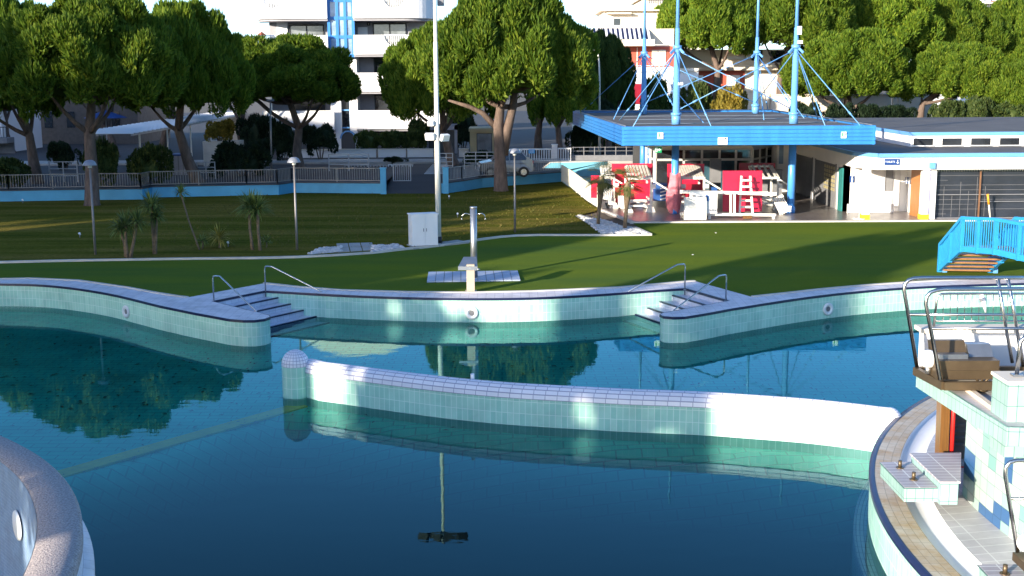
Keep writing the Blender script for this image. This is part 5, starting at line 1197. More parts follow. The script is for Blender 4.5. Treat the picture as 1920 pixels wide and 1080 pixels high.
# low house with chimney left of it
hc = thing('house', 'low cream house with a small brick chimney just left of the white building', 'house', (wX(478), 112, ST)); Y = 112.
box_part('wall', 'cream_pale', xat(420, Y), xat(510, Y), Y, Y+8, ST, zat(95, Y), hc)
m = MB(); m.hexa([(xat(415, Y), Y-.5, zat(97, Y)), (xat(515, Y), Y-.5, zat(97, Y)), (xat(515, Y), Y+8, zat(80, Y)), (xat(415, Y), Y+8, zat(80, Y))]+[(xat(415, Y), Y-.5, zat(94, Y)), (xat(515, Y), Y-.5, zat(94, Y)), (xat(515, Y), Y+8, zat(77, Y)), (xat(415, Y), Y+8, zat(77, Y))]); rf = m.build('roof', 'terracotta', hc)
box_part('chimney', 'cream', xat(484, Y), xat(493, Y), Y+2, Y+2.6, zat(92, Y), zat(62, Y), rf)
m = MB(); m.lathe((xat(488.5, Y), Y+2.3), [(.45, zat(62, Y)), (.02, zat(55, Y))], 4, smooth=False); m.build('chimney_cap', 'terracotta', rf)
# left shaded buildings behind the pines
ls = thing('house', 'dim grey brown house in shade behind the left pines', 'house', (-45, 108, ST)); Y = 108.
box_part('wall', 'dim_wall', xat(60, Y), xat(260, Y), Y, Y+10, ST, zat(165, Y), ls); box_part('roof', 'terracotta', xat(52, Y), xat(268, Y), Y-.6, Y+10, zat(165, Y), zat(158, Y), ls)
for k in range(4): box_part('window', 'window_dark', xat(85+42*k, Y), xat(100+42*k, Y), Y-.05, Y, zat(235, Y), zat(205, Y), ls)
lv = thing('house', 'pale house with railed balcony cut by the left picture edge', 'house', (-42, 95, ST)); Y = 95.
box_part('wall', 'white_plaster', xat(-120, Y), xat(4, Y), Y, Y+8, ST, zat(150, Y), lv); box_part('balcony_slab', 'mid_grey', xat(-120, Y), xat(26, Y), Y-1.4, Y, zat(262, Y), zat(252, Y), lv); box_part('lower_wall', 'mid_grey', xat(-120, Y), xat(26, Y), Y-.1, Y, ST, zat(262, Y), lv)
m = MB(); m.bar((xat(-100, Y), Y-1.35, zat(232, Y)), (xat(25, Y), Y-1.35, zat(232, Y)), .07)
for k in range(26): x = xat(-100+5*k, Y); m.bar((x, Y-1.35, zat(252, Y)), (x, Y-1.35, zat(232, Y)), .035)
m.build('balcony_rail', 'dark_grey', lv)
# red and cream house right of the centre pine
HY = 110.; hX = lambda p: xat(p, HY); hZ = lambda p: zat(p, HY)
rh = thing('house', 'cream house with dark striped awning and terracotta red terrace wall', 'house', (hX(1170), HY, ST))
mat('red_wall', (.42, .085, .05), .7, var=.12)
box_part('wall', 'cream_pale', hX(1083), hX(1262), HY+.5, HY+10, ST, hZ(55), rh); box_part('upper_wall', 'cream_pale', hX(1135), hX(1300), HY+3, HY+11, hZ(58), hZ(19), rh); box_part('roof', 'cream', hX(1128), hX(1305), HY+2.4, HY+11.2, hZ(19), hZ(16.5), rh)
box_part('ledge', 'cream', hX(1140), hX(1186), HY+2.2, HY+3, hZ(25), hZ(22), rh)
wn = box_part('window', 'window_dark', hX(1154), hX(1166), HY+2.94, HY+3, hZ(49), hZ(33), rh); box_part('window_sill', 'white_paint', hX(1153), hX(1167), HY+2.85, HY+2.94, hZ(49), hZ(46), wn)
m = MB(); aw = MB(); nS = 26
for k in range(nS):
    a, b = hX(1103+(1215-1103)*k/nS), hX(1103+(1215-1103)*(k+1)/nS); (m if k % 2 else aw).hexa([(a, HY-1., hZ(75)), (b, HY-1., hZ(75)), (b, HY+.6, hZ(54)), (a, HY+.6, hZ(54)), (a, HY-1., hZ(75)+.04), (b, HY-1., hZ(75)+.04), (b, HY+.6, hZ(54)+.04), (a, HY+.6, hZ(54)+.04)])
w1 = m.build('awning', 'white_paint', rh); aw.build('awning_stripes', 'navy', w1)
box_part('balcony_parapet', 'cream_pale', hX(1100), hX(1222), HY-1.3, HY-1.1, hZ(87), hZ(76), rh); box_part('balcony_slab', 'cream', hX(1100), hX(1222), HY-1.3, HY+.5, hZ(88), hZ(87), rh)
box_part('red_wall', 'red_wall', hX(1108), hX(1270), HY+.42, HY+.5, hZ(127), hZ(88), rh)
for a, b in ((1163, 1181), (1221, 1232), (1233, 1247)):
    w_ = box_part('shutter', 'cream_pale', hX(a), hX(b), HY+.34, HY+.42, hZ(124), hZ(95), rh)
for a in (1131, 1146, 1193, 1206): box_part('wall_strip', 'white_paint', hX(a), hX(a+1.2), HY+.36, HY+.42, hZ(124), hZ(90), rh)
box_part('terrace_slab', 'cream_pale', hX(1160), hX(1300), HY-2.5, HY+.4, hZ(136), hZ(130), rh); box_part('lower_wall', 'white_plaster', hX(1175), hX(1300), HY-2.3, HY-2.1, ST, hZ(136), rh)
m = MB(); m.box(hX(1176), hX(1200), HY-2.4, HY-2.3, hZ(195), hZ(158)); m.build('garage_door', 'red_dark', rh)
m = MB()
for z in (125, 129): m.bar((hX(1172), HY-2.4, hZ(z)), (hX(1236), HY-2.4, hZ(z)), .05)
for k in range(9): m.bar((hX(1172+8*k), HY-2.4, hZ(131)), (hX(1172+8*k), HY-2.4, hZ(124.5)), .05)
m.build('terrace_rail', 'white_paint', rh)
m = MB(); m.bar((hX(1126), HY+4, hZ(34)), (hX(1125), HY+4, hZ(0)), .05); m.bar((hX(1121), HY+4, hZ(33)), (hX(1134), HY+4, hZ(34)), .04); m.bar((hX(1118), HY+4, hZ(17)), (hX(1133), HY+4, hZ(17)), .04); m.build('aerial', 'mid_grey', rh)
fb = thing('apartment_building', 'pale striped apartment block peeking over the red house roof', 'building', (xat(1250, 150), 150, ST)); Y = 150.
box_part('wall', 'cream_pale', xat(1200, Y), xat(1320, Y), Y, Y+12, ST, zat(2, Y), fb); m = MB()
for k in range(24): m.box(xat(1213+4*k, Y), xat(1214.6+4*k, Y), Y-.08, Y, zat(8, Y), zat(0, Y))
m.build('roof_louvres', 'mid_grey', fb); box_part('roof', 'cream', xat(1196, Y), xat(1324, Y), Y-.5, Y+12, zat(0, Y), zat(-3, Y), fb)
# low villas behind the right pines
VY = 116.; vX = lambda p: xat(p, VY); vZ = lambda p: zat(p, VY)
va = thing('house', 'cream villa with red wall and white railings behind the blue masts', 'house', (vX(1370), VY, ST))
box_part('wall', 'cream_pale', vX(1270), vX(1485), VY, VY+9, ST, vZ(95), va); box_part('red_wall', 'red_wall', vX(1297), vX(1393), VY-.08, VY, vZ(172), vZ(135), va); box_part('eave', 'cream', vX(1265), vX(1490), VY-1.2, VY, vZ(134), vZ(128), va)
for a, b in ((1300, 1316), (1360, 1384)): box_part('window', 'white_paint', vX(a), vX(b), VY-.14, VY-.08, vZ(168), vZ(143), va)
for a, b, c, d in ((1372, 1386, 84, 100), (1405, 1425, 96, 116), (1440, 1470, 98, 120)): box_part('window', 'window_dark', vX(a), vX(b), VY-.06, VY, vZ(d), vZ(c), va)
box_part('terrace_wall', 'cream_pale', vX(1275), vX(1402), VY-2.2, VY-2, ST, vZ(180), va); m = MB()
for z in (172, 176): m.bar((vX(1298), VY-2.1, vZ(z)), (vX(1398), VY-2.1, vZ(z)), .06)
for k in range(11): m.bar((vX(1298+10*k), VY-2.1, vZ(181)), (vX(1298+10*k), VY-2.1, vZ(171)), .06)
m.build('terrace_rail', 'white_paint', va); box_part('upper_rail', 'white_paint', vX(1358), vX(1400), VY-.6, VY-.55, vZ(114), vZ(108), va)
gw = thing('garden_wall', 'long cream garden wall with parapets behind the right pines', 'wall', (vX(1550), 110, ST)); Y = 111.
for a, b, t in ((1400, 1440, 176), (1444, 1520, 182), (1524, 1590, 186), (1592, 1668, 182), (1672, 1680, 178), (1682, 1745, 178), (1900, 1980, 205)):
    w_ = box_part('wall_section', 'cream_pale', xat(a, Y), xat(b, Y), Y, Y+.3, ST, zat(t, Y), gw); box_part('wall_coping', 'cream', xat(a-1, Y), xat(b+1, Y), Y-.1, Y+.4, zat(t, Y), zat(t-3, Y), w_)
ht = thing('hotel', 'white hotel roof with balconies above the far right pines', 'hotel', (xat(1870, 150), 150, ST)); Y = 150.
box_part('wall', 'white_plaster', xat(1812, Y), xat(2000, Y), Y, Y+14, ST, zat(8, Y), ht); box_part('roof_slab', 'white_paint', xat(1803, Y), xat(2000, Y), Y-1.5, Y+14, zat(12, Y), zat(8, Y), ht)
m = MB()
for k in range(9): m.box(xat(1818+12*k, Y), xat(1824+12*k, Y), Y+1, Y+2, zat(8, Y), zat(2-(k*7) % 4, Y))
m.build('roof_units', 'white_plaster', ht); box_part('roof_trim', 'terracotta', xat(1833, Y), xat(2000, Y), Y-1.55, Y-1.5, zat(9.5, Y), zat(8, Y), ht)
# ---------------------------------------------------------------- street things behind the wall
SYg = 81.7
wg = thing('garden_gate', 'white barred sliding gate with a blue notice behind the silver car', 'gate', (xat(1000, SYg), SYg, ST))
def bars(m, x0, x1, z0, z1, Y, sp=.16, w_=.05):
    n = max(2, int((x1-x0)/sp))
    for k in range(n+1): x = x0+(x1-x0)*k/n; m.bar((x, Y, z0), (x, Y, z1), w_)
m = MB(); x0, x1, z0, z1 = xat(955, SYg), xat(1034, SYg), zat(302, SYg), zat(280, SYg); bars(m, x0, x1, z0, z1, SYg); m.build('bars', 'white_paint', wg); m = MB(); m.bar((x0, SYg, z1), (x1, SYg, z1), .09); m.bar((x0, SYg, z0), (x1, SYg, z0), .1); m.build('gate_frame', 'white_paint', wg)
m = MB(); q = Q(997, 284, SYg-.06); m.rbox(q, (.42, .03, .26)); nt_ = m.build('notice', 'sky_blue_paint', wg); m = MB(); m.rbox(q+Vector((0, -.02, .04)), (.3, .01, .03)); m.rbox(q+Vector((0, -.02, -.04)), (.26, .01, .03)); m.build('notice_print', 'white_paint', nt_)
gp_ = thing('gate_pillar', 'white banded pillar between the two white gates', 'pillar', (xat(1040, SYg), SYg, ST)); m = MB()
for k in range(6): z = ST+.04+.19*k; m.rbox((xat(1040, SYg), SYg, z+.085), (.36, .34, .17))
m.build('bands', 'white_plaster', gp_); m = MB(); m.rbox((xat(1040, SYg), SYg, ST+1.2), (.42, .4, .06)); m.build('cap', 'white_paint', gp_)
wg2 = thing('garden_gate', 'narrow white barred gate right of the banded pillar', 'gate', (xat(1058, SYg), SYg, ST)); m = MB(); bars(m, xat(1047, SYg), xat(1070, SYg), zat(302, SYg), zat(279, SYg), SYg); m.build('bars', 'white_paint', wg2); m = MB()
for z in (302, 279): m.bar((xat(1046, SYg), SYg, zat(z, SYg)), (xat(1071, SYg), SYg, zat(z, SYg)), .08)
m.build('gate_frame', 'white_paint', wg2)
dw = thing('garden_wall', 'dim grey garden wall with wire fence running right of the narrow white gate', 'wall', (xat(1110, 82), 82, ST)); box_part('wall_face', 'mid_grey', xat(1072, 82), xat(1215, 82), 82, 82.3, ST, zat(292, 82), dw); m = MB()
for k in range(8): m.bar((xat(1075+20*k, 82), 82.1, zat(292, 82)), (xat(1075+20*k, 82), 82.1, zat(276, 82)), .05)
for z in (277, 284): m.bar((xat(1072, 82), 82.1, zat(z, 82)), (xat(1215, 82), 82.1, zat(z, 82)), .03)
m.build('wire_fence', 'mid_grey', dw)
kb_ = thing('kiosk', 'small sand coloured flat roofed kiosk with a grey white shutter', 'kiosk', (xat(905, 86), 86, ST)); Y = 86.
box_part('wall', 'sand_wall', xat(881, Y), xat(942, Y), Y, Y+3, ST, zat(246, Y), kb_); box_part('roof', 'sand_wall', xat(879, Y), xat(944, Y), Y-.2, Y+3.1, zat(246, Y), zat(240, Y), kb_)
sh_ = box_part('shutter', 'window_grey', xat(895, Y), xat(921, Y), Y-.05, Y, ST, zat(251, Y), kb_); box_part('shutter_frame', 'dark_grey', xat(893.5, Y), xat(922.5, Y), Y-.03, Y-.005, ST, zat(249.5, Y), sh_)
pw = thing('portico', 'grey lilac doorway portico behind the leaning pine trunk', 'portico', (xat(826, 92), 92, ST)); Y = 92.
for a, b in ((797, 803), (852, 857)): box_part('jamb', 'loggia_grey', xat(a, Y), xat(b, Y), Y, Y+.4, ST, zat(233, Y), pw)
box_part('lintel', 'loggia_grey', xat(797, Y), xat(857, Y), Y, Y+.4, zat(243, Y), zat(232, Y), pw); box_part('doorway', 'net_dark', xat(803, Y), xat(852, Y), Y+.3, Y+.35, ST, zat(243, Y), pw)
bw_ = thing('garden_wall', 'white garden wall in front of the white apartment building', 'wall', (xat(690, 88), 88, ST)); Y = 88.
for a, b in ((520, 580), (582, 704), (708, 760), (763, 812), (860, 878)): 
    w_ = box_part('wall_section', 'white_plaster', xat(a, Y), xat(b, Y), Y, Y+.25, ST-.3, zat(279.5, Y), bw_); box_part('wall_coping', 'cream_pale', xat(a-.5, Y), xat(b+.5, Y), Y-.05, Y+.3, zat(279.5, Y), zat(278, Y), w_)
def pipe_rail(label, px0, px1, yb, yt, Y, n=3, grp='pipe railings along the street', posts=3):
    t = thing('pipe_railing', label, 'railing', (xat(px0, Y), Y, ST), grp); m = MB(); z0, z1 = zat(yb, Y), zat(yt, Y)
    for k in range(n): z = z0+(z1-z0)*(k+1)/n; m.bar((xat(px0, Y), Y, z), (xat(px1, Y), Y, z), .05)
    m.build('rails', 'galv', t)
    for k in range(posts): x = xat(px0+(px1-px0)*k/(posts-1), Y); m = MB(); m.bar((x, Y, min(z0, ST)), (x, Y, z1+.03), .06); m.build('post', 'galv', t)
pipe_rail('galvanised pipe railing below the white garden wall, left of the crosswalk', 615, 690, 316, 288, 75.5); pipe_rail('pipe railing left of the lamp before the second pine from the left', 88, 140, 338, 299, 68.5)
pipe_rail('low pipe railing between the dark bush and the second lamp', 366, 400, 330, 301, 70); pipe_rail('pipe railing beside the blue entrance sign behind the light pole', 824, 848, 318, 287, 78, 4)
pipe_rail('dark pipe railing in front of the green hedge, right of the leaning trunk', 870, 934, 312, 285, 76.5, 4, posts=4)
pk_ = thing('picket_gate', 'white picket gate with small round notice across the street entrance', 'gate', (xat(705, 79), 79, ST)); m = MB(); bars(m, xat(645, 79), xat(772, 79), zat(322, 79), zat(308, 79), 79, .2, .06); m.build('pickets', 'galv', pk_); m = MB()
for z in (308, 321): m.bar((xat(643, 79), 79, zat(z, 79)), (xat(774, 79), 79, zat(z, 79)), .06)
m.build('rails', 'galv', pk_); m = MB(); q = Q(731.5, 313, 78.9); m.rbox(q, (.26, .03, .34)); nt_ = m.build('notice', 'white_paint', pk_); m = MB(); m.tube([q+Vector((0, -.03, .04)), q+Vector((0, -.035, .04))], .09, 10); m.rbox(q+Vector((0, -.02, -.1)), (.16, .01, .04)); m.build('notice_symbol', 'dark_grey', nt_)
tl = thing('street_lamp', 'tall bent street lamp behind the canopy left corner', 'street lamp', (xat(1124, 88), 88, ST)); m = MB(); m.tube([(xat(1124, 88), 88, ST), tuple(Q(1124, 150, 88)), tuple(Q(1123, 115, 88)), tuple(Q(1121, 102, 88)), tuple(Q(1116, 95, 88))], [.10, .07, .06, .06, .06], 10); m.build('pole', 'pole_white', tl); m = MB(); m.rbox(Q(1113, 93.5, 88), (.42, .25, .14), 0, 0, .3); m.build('lamp_head', 'white_paint', tl)
tl = thing('street_lamp', 'thin grey lamp mast in front of the big dark bush', 'street lamp', tuple(P(509, 331, ST))); q = P(509, 331, ST); m = MB(); m.tube([q, Q(507, 190, q.y)], [.07, .045], 8); m.build('pole', 'lamp_post', tl); m = MB(); m.rbox(Q(507, 188, q.y), (.4, .2, .1)); m.build('lamp_head', 'mid_grey', tl)
# car
def car(label, px, py, L, rz, mt='car_paint'):
    q = P(px, py, ST); t = thing('parked_car', label, 'car', tuple(q)); W = 1.62; t.rotation_euler = (0, 0, rz); s = L/3.6
    side = [(-1.78, .32), (-1.8, .62), (-1.72, .82), (-.95, .94), (-.42, 1.38), (.15, 1.50), (1.0, 1.47), (1.52, 1.08), (1.70, .95), (1.76, .62), (1.72, .32)]
    side = [(a*s, b) for a, b in side]; n = len(side); vs = []
    def w_at(z): return W/2-(max(0, z-.9)*.26)
    for y in (-1, 1): vs += [(x, y*w_at(z), z) for x, z in side]
    m = MB(); m.add([tuple(Vector(v)+q) for v in vs], [tuple(range(n)), tuple(range(n, 2*n))[::-1]]+[(i, n+i, n+(i+1) % n, (i+1) % n) for i in range(n)]); m.build('body', mt, t, weld=True)
    for sy in (-1, 1):
        m = MB(); f = lambda x, z: tuple(Vector((x*s, sy*(w_at(z)+.012), z))+q); m.add([f(-.80, .97), f(-.40, 1.34), f(.12, 1.43), f(.12, .97)], [(0, 1, 2, 3)]); m.add([f(.2, .97), f(.2, 1.43), f(.95, 1.40), f(1.32, 1.06), f(1.25, .97)], [(0, 1, 2, 3, 4)]); m.build('side_window', 'window_dark', t)
        m = MB()
        for xx in (-.82, .16, .9): m.bar(f(xx, .40), f(xx, .95), .012)
        m.bar(f(-.8, .78), f(1.3, .80), .02); m.build('door_seam', 'dark_grey', t)
        for xx in (-1.12, 1.10):
            m = MB(); c = Vector((xx*s, sy*(W/2-.06), .30))+q; m.tube([c+Vector((0, -.1, 0)), c+Vector((0, .1, 0))], .30, 18); wh = m.build('wheel', 'rubber', t); m = MB(); m.tube([c+Vector((0, -.115, 0)), c+Vector((0, .115, 0))], .18, 12); m.build('rim', 'steel', wh)
    m = MB(); f = lambda x, y, z: tuple(Vector((x*s, y, z))+q); m.add([f(-.97, -.66, .97), f(-.97, .66, .97), f(-.46, .6, 1.36), f(-.46, -.6, 1.36)], [(0, 3, 2, 1)]); m.build('windscreen', 'window_dark', t)
    for sy in (-1, 1): m = MB(); m.rbox(f(1.74, sy*.62, .82), (.06, .2, .18)); m.build('tail_light', 'red_paint', t); m = MB(); m.rbox(f(-1.77, sy*.6, .68), (.06, .3, .12)); m.build('headlight', 'lamp_glass', t)
    m = MB(); m.rbox(f(-1.80, 0, .45), (.1, 1.5, .16)); m.rbox(f(1.76, 0, .45), (.1, 1.5, .16)); m.build('bumper', 'mid_grey', t)
    return t
car('silver hatchback parked behind the fence, half hidden by the centre pine', 948, 330.5, 3.1, .12)
sb = thing('storage_box', 'low grey blue storage box in the shade left of the red brown leaning trunk', 'box', (xat(332, 73), 73, ST)); box_part('case', 'loggia_grey', xat(318, 73), xat(346, 73), 73, 74.2, ST, zat(289, 73), sb); box_part('lid', 'sign_blue', xat(317, 73), xat(347, 73), 72.95, 74.3, zat(289, 73), zat(286, 73), sb)
for k in range(3): box_part('ribs', 'mid_grey', xat(322+9*k, 73), xat(323.5+9*k, 73), 72.96, 73, ST, zat(289, 73), sb)
# slatted carport on the left
cp_ = thing('carport', 'long white slatted carport roof on thin posts under the left pines', 'carport', (-25, 74, ST)); z = 3.62
cA, cB = P(178, 251, z), P(455, 207, z); dd = (cB-cA); 
m = MB(); n = 46
for k in range(n):
    a, b = cA+dd*(k+.1)/n, cA+dd*(k+.66)/n; W_ = 2.3
    m.hexa([(a.x, a.y, z-.02), (a.x+W_, a.y, z-.02), (b.x+W_, b.y, z+.26), (b.x, b.y, z+.26), (a.x, a.y, z+.01), (a.x+W_, a.y, z+.01), (b.x+W_, b.y, z+.29), (b.x, b.y, z+.29)])
m.build('roof_slats', 'white_paint', cp_); m = MB()
for o in (.1, 2.2): m.bar((cA.x+o, cA.y, z-.08), (cB.x+o, cB.y, z-.08), .1, .12)
m.build('beams', 'galv', cp_)
for k in range(7):
    a = cA+dd*(k+.25)/7; m = MB(); m.bar((a.x+2.2, a.y, ST), (a.x+2.2, a.y, z-.1), .09); m.build('post', 'pole_white', cp_)
ps = thing('parasol', 'dark folded patio parasol canopy in shade left of the carport', 'parasol', tuple(Q(190, 250, 84))); q = Q(198, 218, 84); m = MB(); m.lathe((q.x, 84), [(1.5, q.z-.1), (.7, q.z+.18), (.03, q.z+.4)], 8, smooth=False); m.build('canopy', 'sign_blue', ps); m = MB(); m.cyl((q.x, 84), .03, ST, q.z+.3, 8); m.build('pole', 'galv', ps)
pb = thing('planter', 'low pale planter box under the golden shrub', 'planter', tuple(Q(412, 262, 80))); box_part('box', 'kerb_stone', xat(379, 80), xat(447, 80), 80, 81.5, ST, zat(262, 80), pb)
# ================================================================ trees
def leaf_cloud(name, seed, puffs, per, L, Wd, mt, up=.6, outw=.55, core=None, lobes=None, uneven=.18):
    r = np.random.default_rng(seed); V = []; 
    cen = []
    for c, rad in puffs:
        e = r.normal(size=(per, 3)); e /= np.linalg.norm(e, axis=1)[:, None]
        c = np.array(c); axis = c-np.array([0, 0, .15]); axis /= max(np.linalg.norm(axis), 1e-6)
        fl = (e @ axis) < -.25; e[fl] *= -1
        rr = rad*r.uniform(.78, 1.04, size=(per, 1))
        p = c + e*rr*np.array([1, 1, .85])
        d = e*outw + np.array([0, 0, up]) + r.normal(size=(per, 3))*.28; d /= np.linalg.norm(d, axis=1)[:, None]
        t = np.cross(d, r.normal(size=(per, 3))); t /= np.linalg.norm(t, axis=1)[:, None]
        l = L*r.uniform(.65, 1.3, size=(per, 1)); w = Wd*r.uniform(.7, 1.25, size=(per, 1))
        V.append(np.stack([p-d*l*.35, p+t*w*.5+d*l*.12, p+d*l*.65, p-t*w*.5+d*l*.12], axis=1))
    V = np.concatenate(V); n = len(V); V = V.reshape(-1, 3)
    F = np.arange(4*n).reshape(n, 4); verts = V.tolist(); faces = F.tolist()
    if core:
        bm = bmesh.new(); bmesh.ops.create_icosphere(bm, subdivisions=3, radius=1.)
        o = len(verts); cx, cy, cz, sx, sy, sz = core
        for v in bm.verts:
            q = v.co; k = 1+.12*math.sin(5*q.x+seed)+.1*math.sin(7*q.y+2*seed)
            verts.append((cx+q.x*sx*k, cy+q.y*sy*k, cz+max(q.z, -.55)*sz*k))
        for f in bm.faces: faces.append([o+v.index for v in f.verts])
        bm.free()
    me = bpy.data.meshes.new(name); me.from_pydata(verts, [], faces); me.materials.append(M[mt]); me.update(); return me
def dome_puffs(seed, n, zlo=-.30, spread=.80, r0=.17, r1=.27, inner=14):
    r = random.Random(seed); out = []
    for k in range(n):
        z = 1-(1-zlo)*(k+.5)/n; a = k*2.39996+r.uniform(-.35, .35); q = math.sqrt(max(0, 1-z*z)); s = spread*r.uniform(.80, 1.16)
        out.append(((q*math.cos(a)*s, q*math.sin(a)*s, .36+.50*z*s/.8*r.uniform(.94, 1.06)), r.uniform(r0, r1)))
    for k in range(inner): a = r.uniform(0, 2*PI); q = r.uniform(.1, .6); out.append(((q*math.cos(a), q*math.sin(a), r.uniform(.30, .7)), .26))
    return out
PINE = [leaf_cloud('pine_crown', 20+i, dome_puffs(i, 150, r0=.09, r1=.19), 520, .068, .022, 'pine_green', core=(0, 0, .42, .62, .62, .38)) for i in range(4)]
AIRY = [leaf_cloud('pine_crown', 80+i, dome_puffs(30+i, 23, inner=2, r0=.12, r1=.20), 260, .12, .05, 'pine_green') for i in range(2)]
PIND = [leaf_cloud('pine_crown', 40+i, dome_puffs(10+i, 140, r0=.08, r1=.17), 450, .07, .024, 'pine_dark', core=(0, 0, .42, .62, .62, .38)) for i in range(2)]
def bush_puffs(seed, n=26):
    r = random.Random(seed); return [((r.uniform(-.72, .72), r.uniform(-.72, .72), r.uniform(.12, .72)), r.uniform(.2, .36)) for k in range(n)]
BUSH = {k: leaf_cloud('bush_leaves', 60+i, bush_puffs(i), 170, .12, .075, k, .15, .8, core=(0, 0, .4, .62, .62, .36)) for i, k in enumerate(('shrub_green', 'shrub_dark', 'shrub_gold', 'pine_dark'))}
CON = leaf_cloud('conifer_crown', 91, [((q*math.cos(a), q*math.sin(a), z), .20) for z, q, a in [(.02+.9*(k/60), .55*(1-k/62)**.7+.05, k*2.4) for k in range(60)]], 200, .10, .04, 'pine_dark', .5, .6, core=(0, 0, .4, .42, .42, .42))
TG = 'stone pines around the pool'
def crown_obj(mesh, parent, c, rx, ry, z0, z1, rz, name='crown'):
    o = bpy.data.objects.new(name, mesh); C.objects.link(o); o.parent = parent; o.location = Vector((c[0], c[1], z0))-sum_loc(parent); o.scale = (rx, ry, (z1-z0)/.92); o.rotation_euler = (0, 0, rz); return o
def pine(label, base, bbox, Y=None, mesh=0, tr=.30, zg=None, path=None, limbs=6, group=TG, name='pine_tree', dark=False, depth=.92, cyoff=0., fork=.25, seed=None):
    zg = D if zg is None else zg
    b = P(base[0], base[1], zg) if Y is None else Vector((xat(base[0], Y), Y, zg)); Y = b.y
    rnd = random.Random(seed if seed is not None else int(base[0]*7+base[1]))
    x0, y0, x1, y1 = bbox; Yc = Y+cyoff; cx = xat((x0+x1)/2, Yc); rx = (x1-x0)/2*Yc/FOC/.93; z1, z0 = zat(y0, Yc), zat(y1, Yc)
    t = thing(name, label, 'tree', tuple(b), group)
    q = [b-Vector((0, 0, .1))]+[Q(px, py, Y) for px, py in (path or [])]; top = Vector((cx, Yc, z0+(z1-z0)*.45)); q0 = q[-1] if path else b.lerp(Vector((cx, Yc, z0)), .55)
    if not path: q += [b.lerp(Vector((cx, Yc, z0)), .35)+Vector((rnd.uniform(-.2, .2), 0, 0)), q0]
    q.append(q[-1].lerp(top, .55)); q.append(top); n = len(q)
    m = MB(); m.tube([q[0], q[0].lerp(q[1], .12)]+q[1:], [tr*1.35, tr*1.1]+[tr*(1-.62*k/(n-1)) for k in range(1, n)], 12, jit=.10)
    for k in range(limbs):
        a = 2*PI*k/limbs+rnd.uniform(-.4, .4); e = Vector((cx+rx*.62*math.cos(a), Yc+rx*depth*.62*math.sin(a), z0+(z1-z0)*rnd.uniform(.22, .42))); s = q[-3 if k % 2 else -2]; mid = s.lerp(e, .5)-Vector((0, 0, .06*rx))
        m.tube([s, s.lerp(mid, .5)-Vector((0, 0, .02*rx)), mid, e], [tr*.42, tr*.34, tr*.26, tr*.10], 7, jit=.08)
    m.build('trunk', 'bark', t)
    crown_obj((PIND if dark else PINE)[mesh % (2 if dark else 4)], t, (cx, Yc), rx, rx*depth, z0, z1, rnd.uniform(0, 6)); return t
pine('big stone pine at the far left with bare sunlit trunk standing on the blue wall', (70, 344), (-75, 15, 125, 245), None, 0, .33, ST, path=[(62, 300), (55, 255)])
pine('tall dark stone pine whose straight trunk rises from the lawn behind the first lamp', (173, 386), (22, 6, 345, 215), None, 1, .36, path=[(172, 320), (168, 250)])
pine('stone pine with reddish trunk leaning left in front of the carport', (372, 342), (225, 22, 470, 232), None, 2, .34, ST, path=[(352, 300), (335, 245)])
pine('lone umbrella pine in front of the white apartment building', (560, 325), (400, 80, 668, 208), 78, 3, .34, ST, path=[(557, 285), (560, 240)], limbs=8)
pine('stone pine with leaning trunk right of the light pole', (851, 318), (720, 62, 935, 240), 80, 1, .34, ST, path=[(842, 285), (832, 245)])
cpine = pine('big bright centre pine with forked trunk in front of the car', (940, 359), (802, -3, 1112, 215), None, 0, .37, path=[(938, 300), (934, 235), (938, 200)], limbs=7)
m = MB(); m.tube([Q(936, 245, 67.5), Q(905, 212, 67.3), Q(880, 200, 67.2), Q(840, 188, 67)], [.2, .15, .12, .06], 8, jit=.08); m.tube([Q(942, 290, 67.5), Q(952, 240, 67.4), Q(962, 200, 67.5), Q(968, 160, 67.6)], [.30, .26, .22, .14], 10, jit=.08); m.build('limb', 'bark', cpine)
pine('stone pine with pale peeling trunk behind the white gates', (1048, 300), (995, 95, 1118, 250), 87, 2, .28, ST, path=[(1049, 270), (1046, 240)])
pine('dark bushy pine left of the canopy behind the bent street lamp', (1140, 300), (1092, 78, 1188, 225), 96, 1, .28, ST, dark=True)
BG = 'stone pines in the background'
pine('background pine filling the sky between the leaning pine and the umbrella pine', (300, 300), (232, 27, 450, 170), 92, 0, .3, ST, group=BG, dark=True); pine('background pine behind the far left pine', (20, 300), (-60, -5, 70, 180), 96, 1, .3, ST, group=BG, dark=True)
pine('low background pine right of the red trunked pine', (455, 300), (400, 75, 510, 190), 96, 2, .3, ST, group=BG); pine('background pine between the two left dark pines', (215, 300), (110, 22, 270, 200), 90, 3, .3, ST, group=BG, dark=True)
pine('background pine behind the centre pine on its right side', (1010, 290), (940, 30, 1085, 190), 90, 3, .3, ST, group=BG)
pine('tall pine with thick trunk behind the second blue mast', (1344, 215), (1222, -25, 1412, 118), 113, 2, .42, ST, group=BG, path=[(1344, 170), (1346, 130)]); pine('big spreading pine behind the two right blue masts', (1464, 215), (1380, -45, 1600, 112), 114, 0, .36, ST, group=BG, path=[(1462, 170), (1464, 130)])
pine('second spreading pine right of the right blue masts', (1560, 215), (1520, -30, 1735, 110), 119, 1, .36, ST, group=BG); pine('low bright pine with short thick trunk behind the canopy right end', (1588, 225), (1465, 75, 1702, 200), 104, 3, .5, ST, group=BG, path=[(1590, 205)])
pine('low sunlit pine with leaning trunk above the toilet block roof', (1722, 240), (1690, 96, 1872, 202), 103, 2, .36, ST, group=BG, path=[(1726, 215), (1730, 195)]); pine('wide far pine forming the right skyline', (1790, 230), (1672, 12, 1862, 135), 122, 0, .4, ST, group=BG)
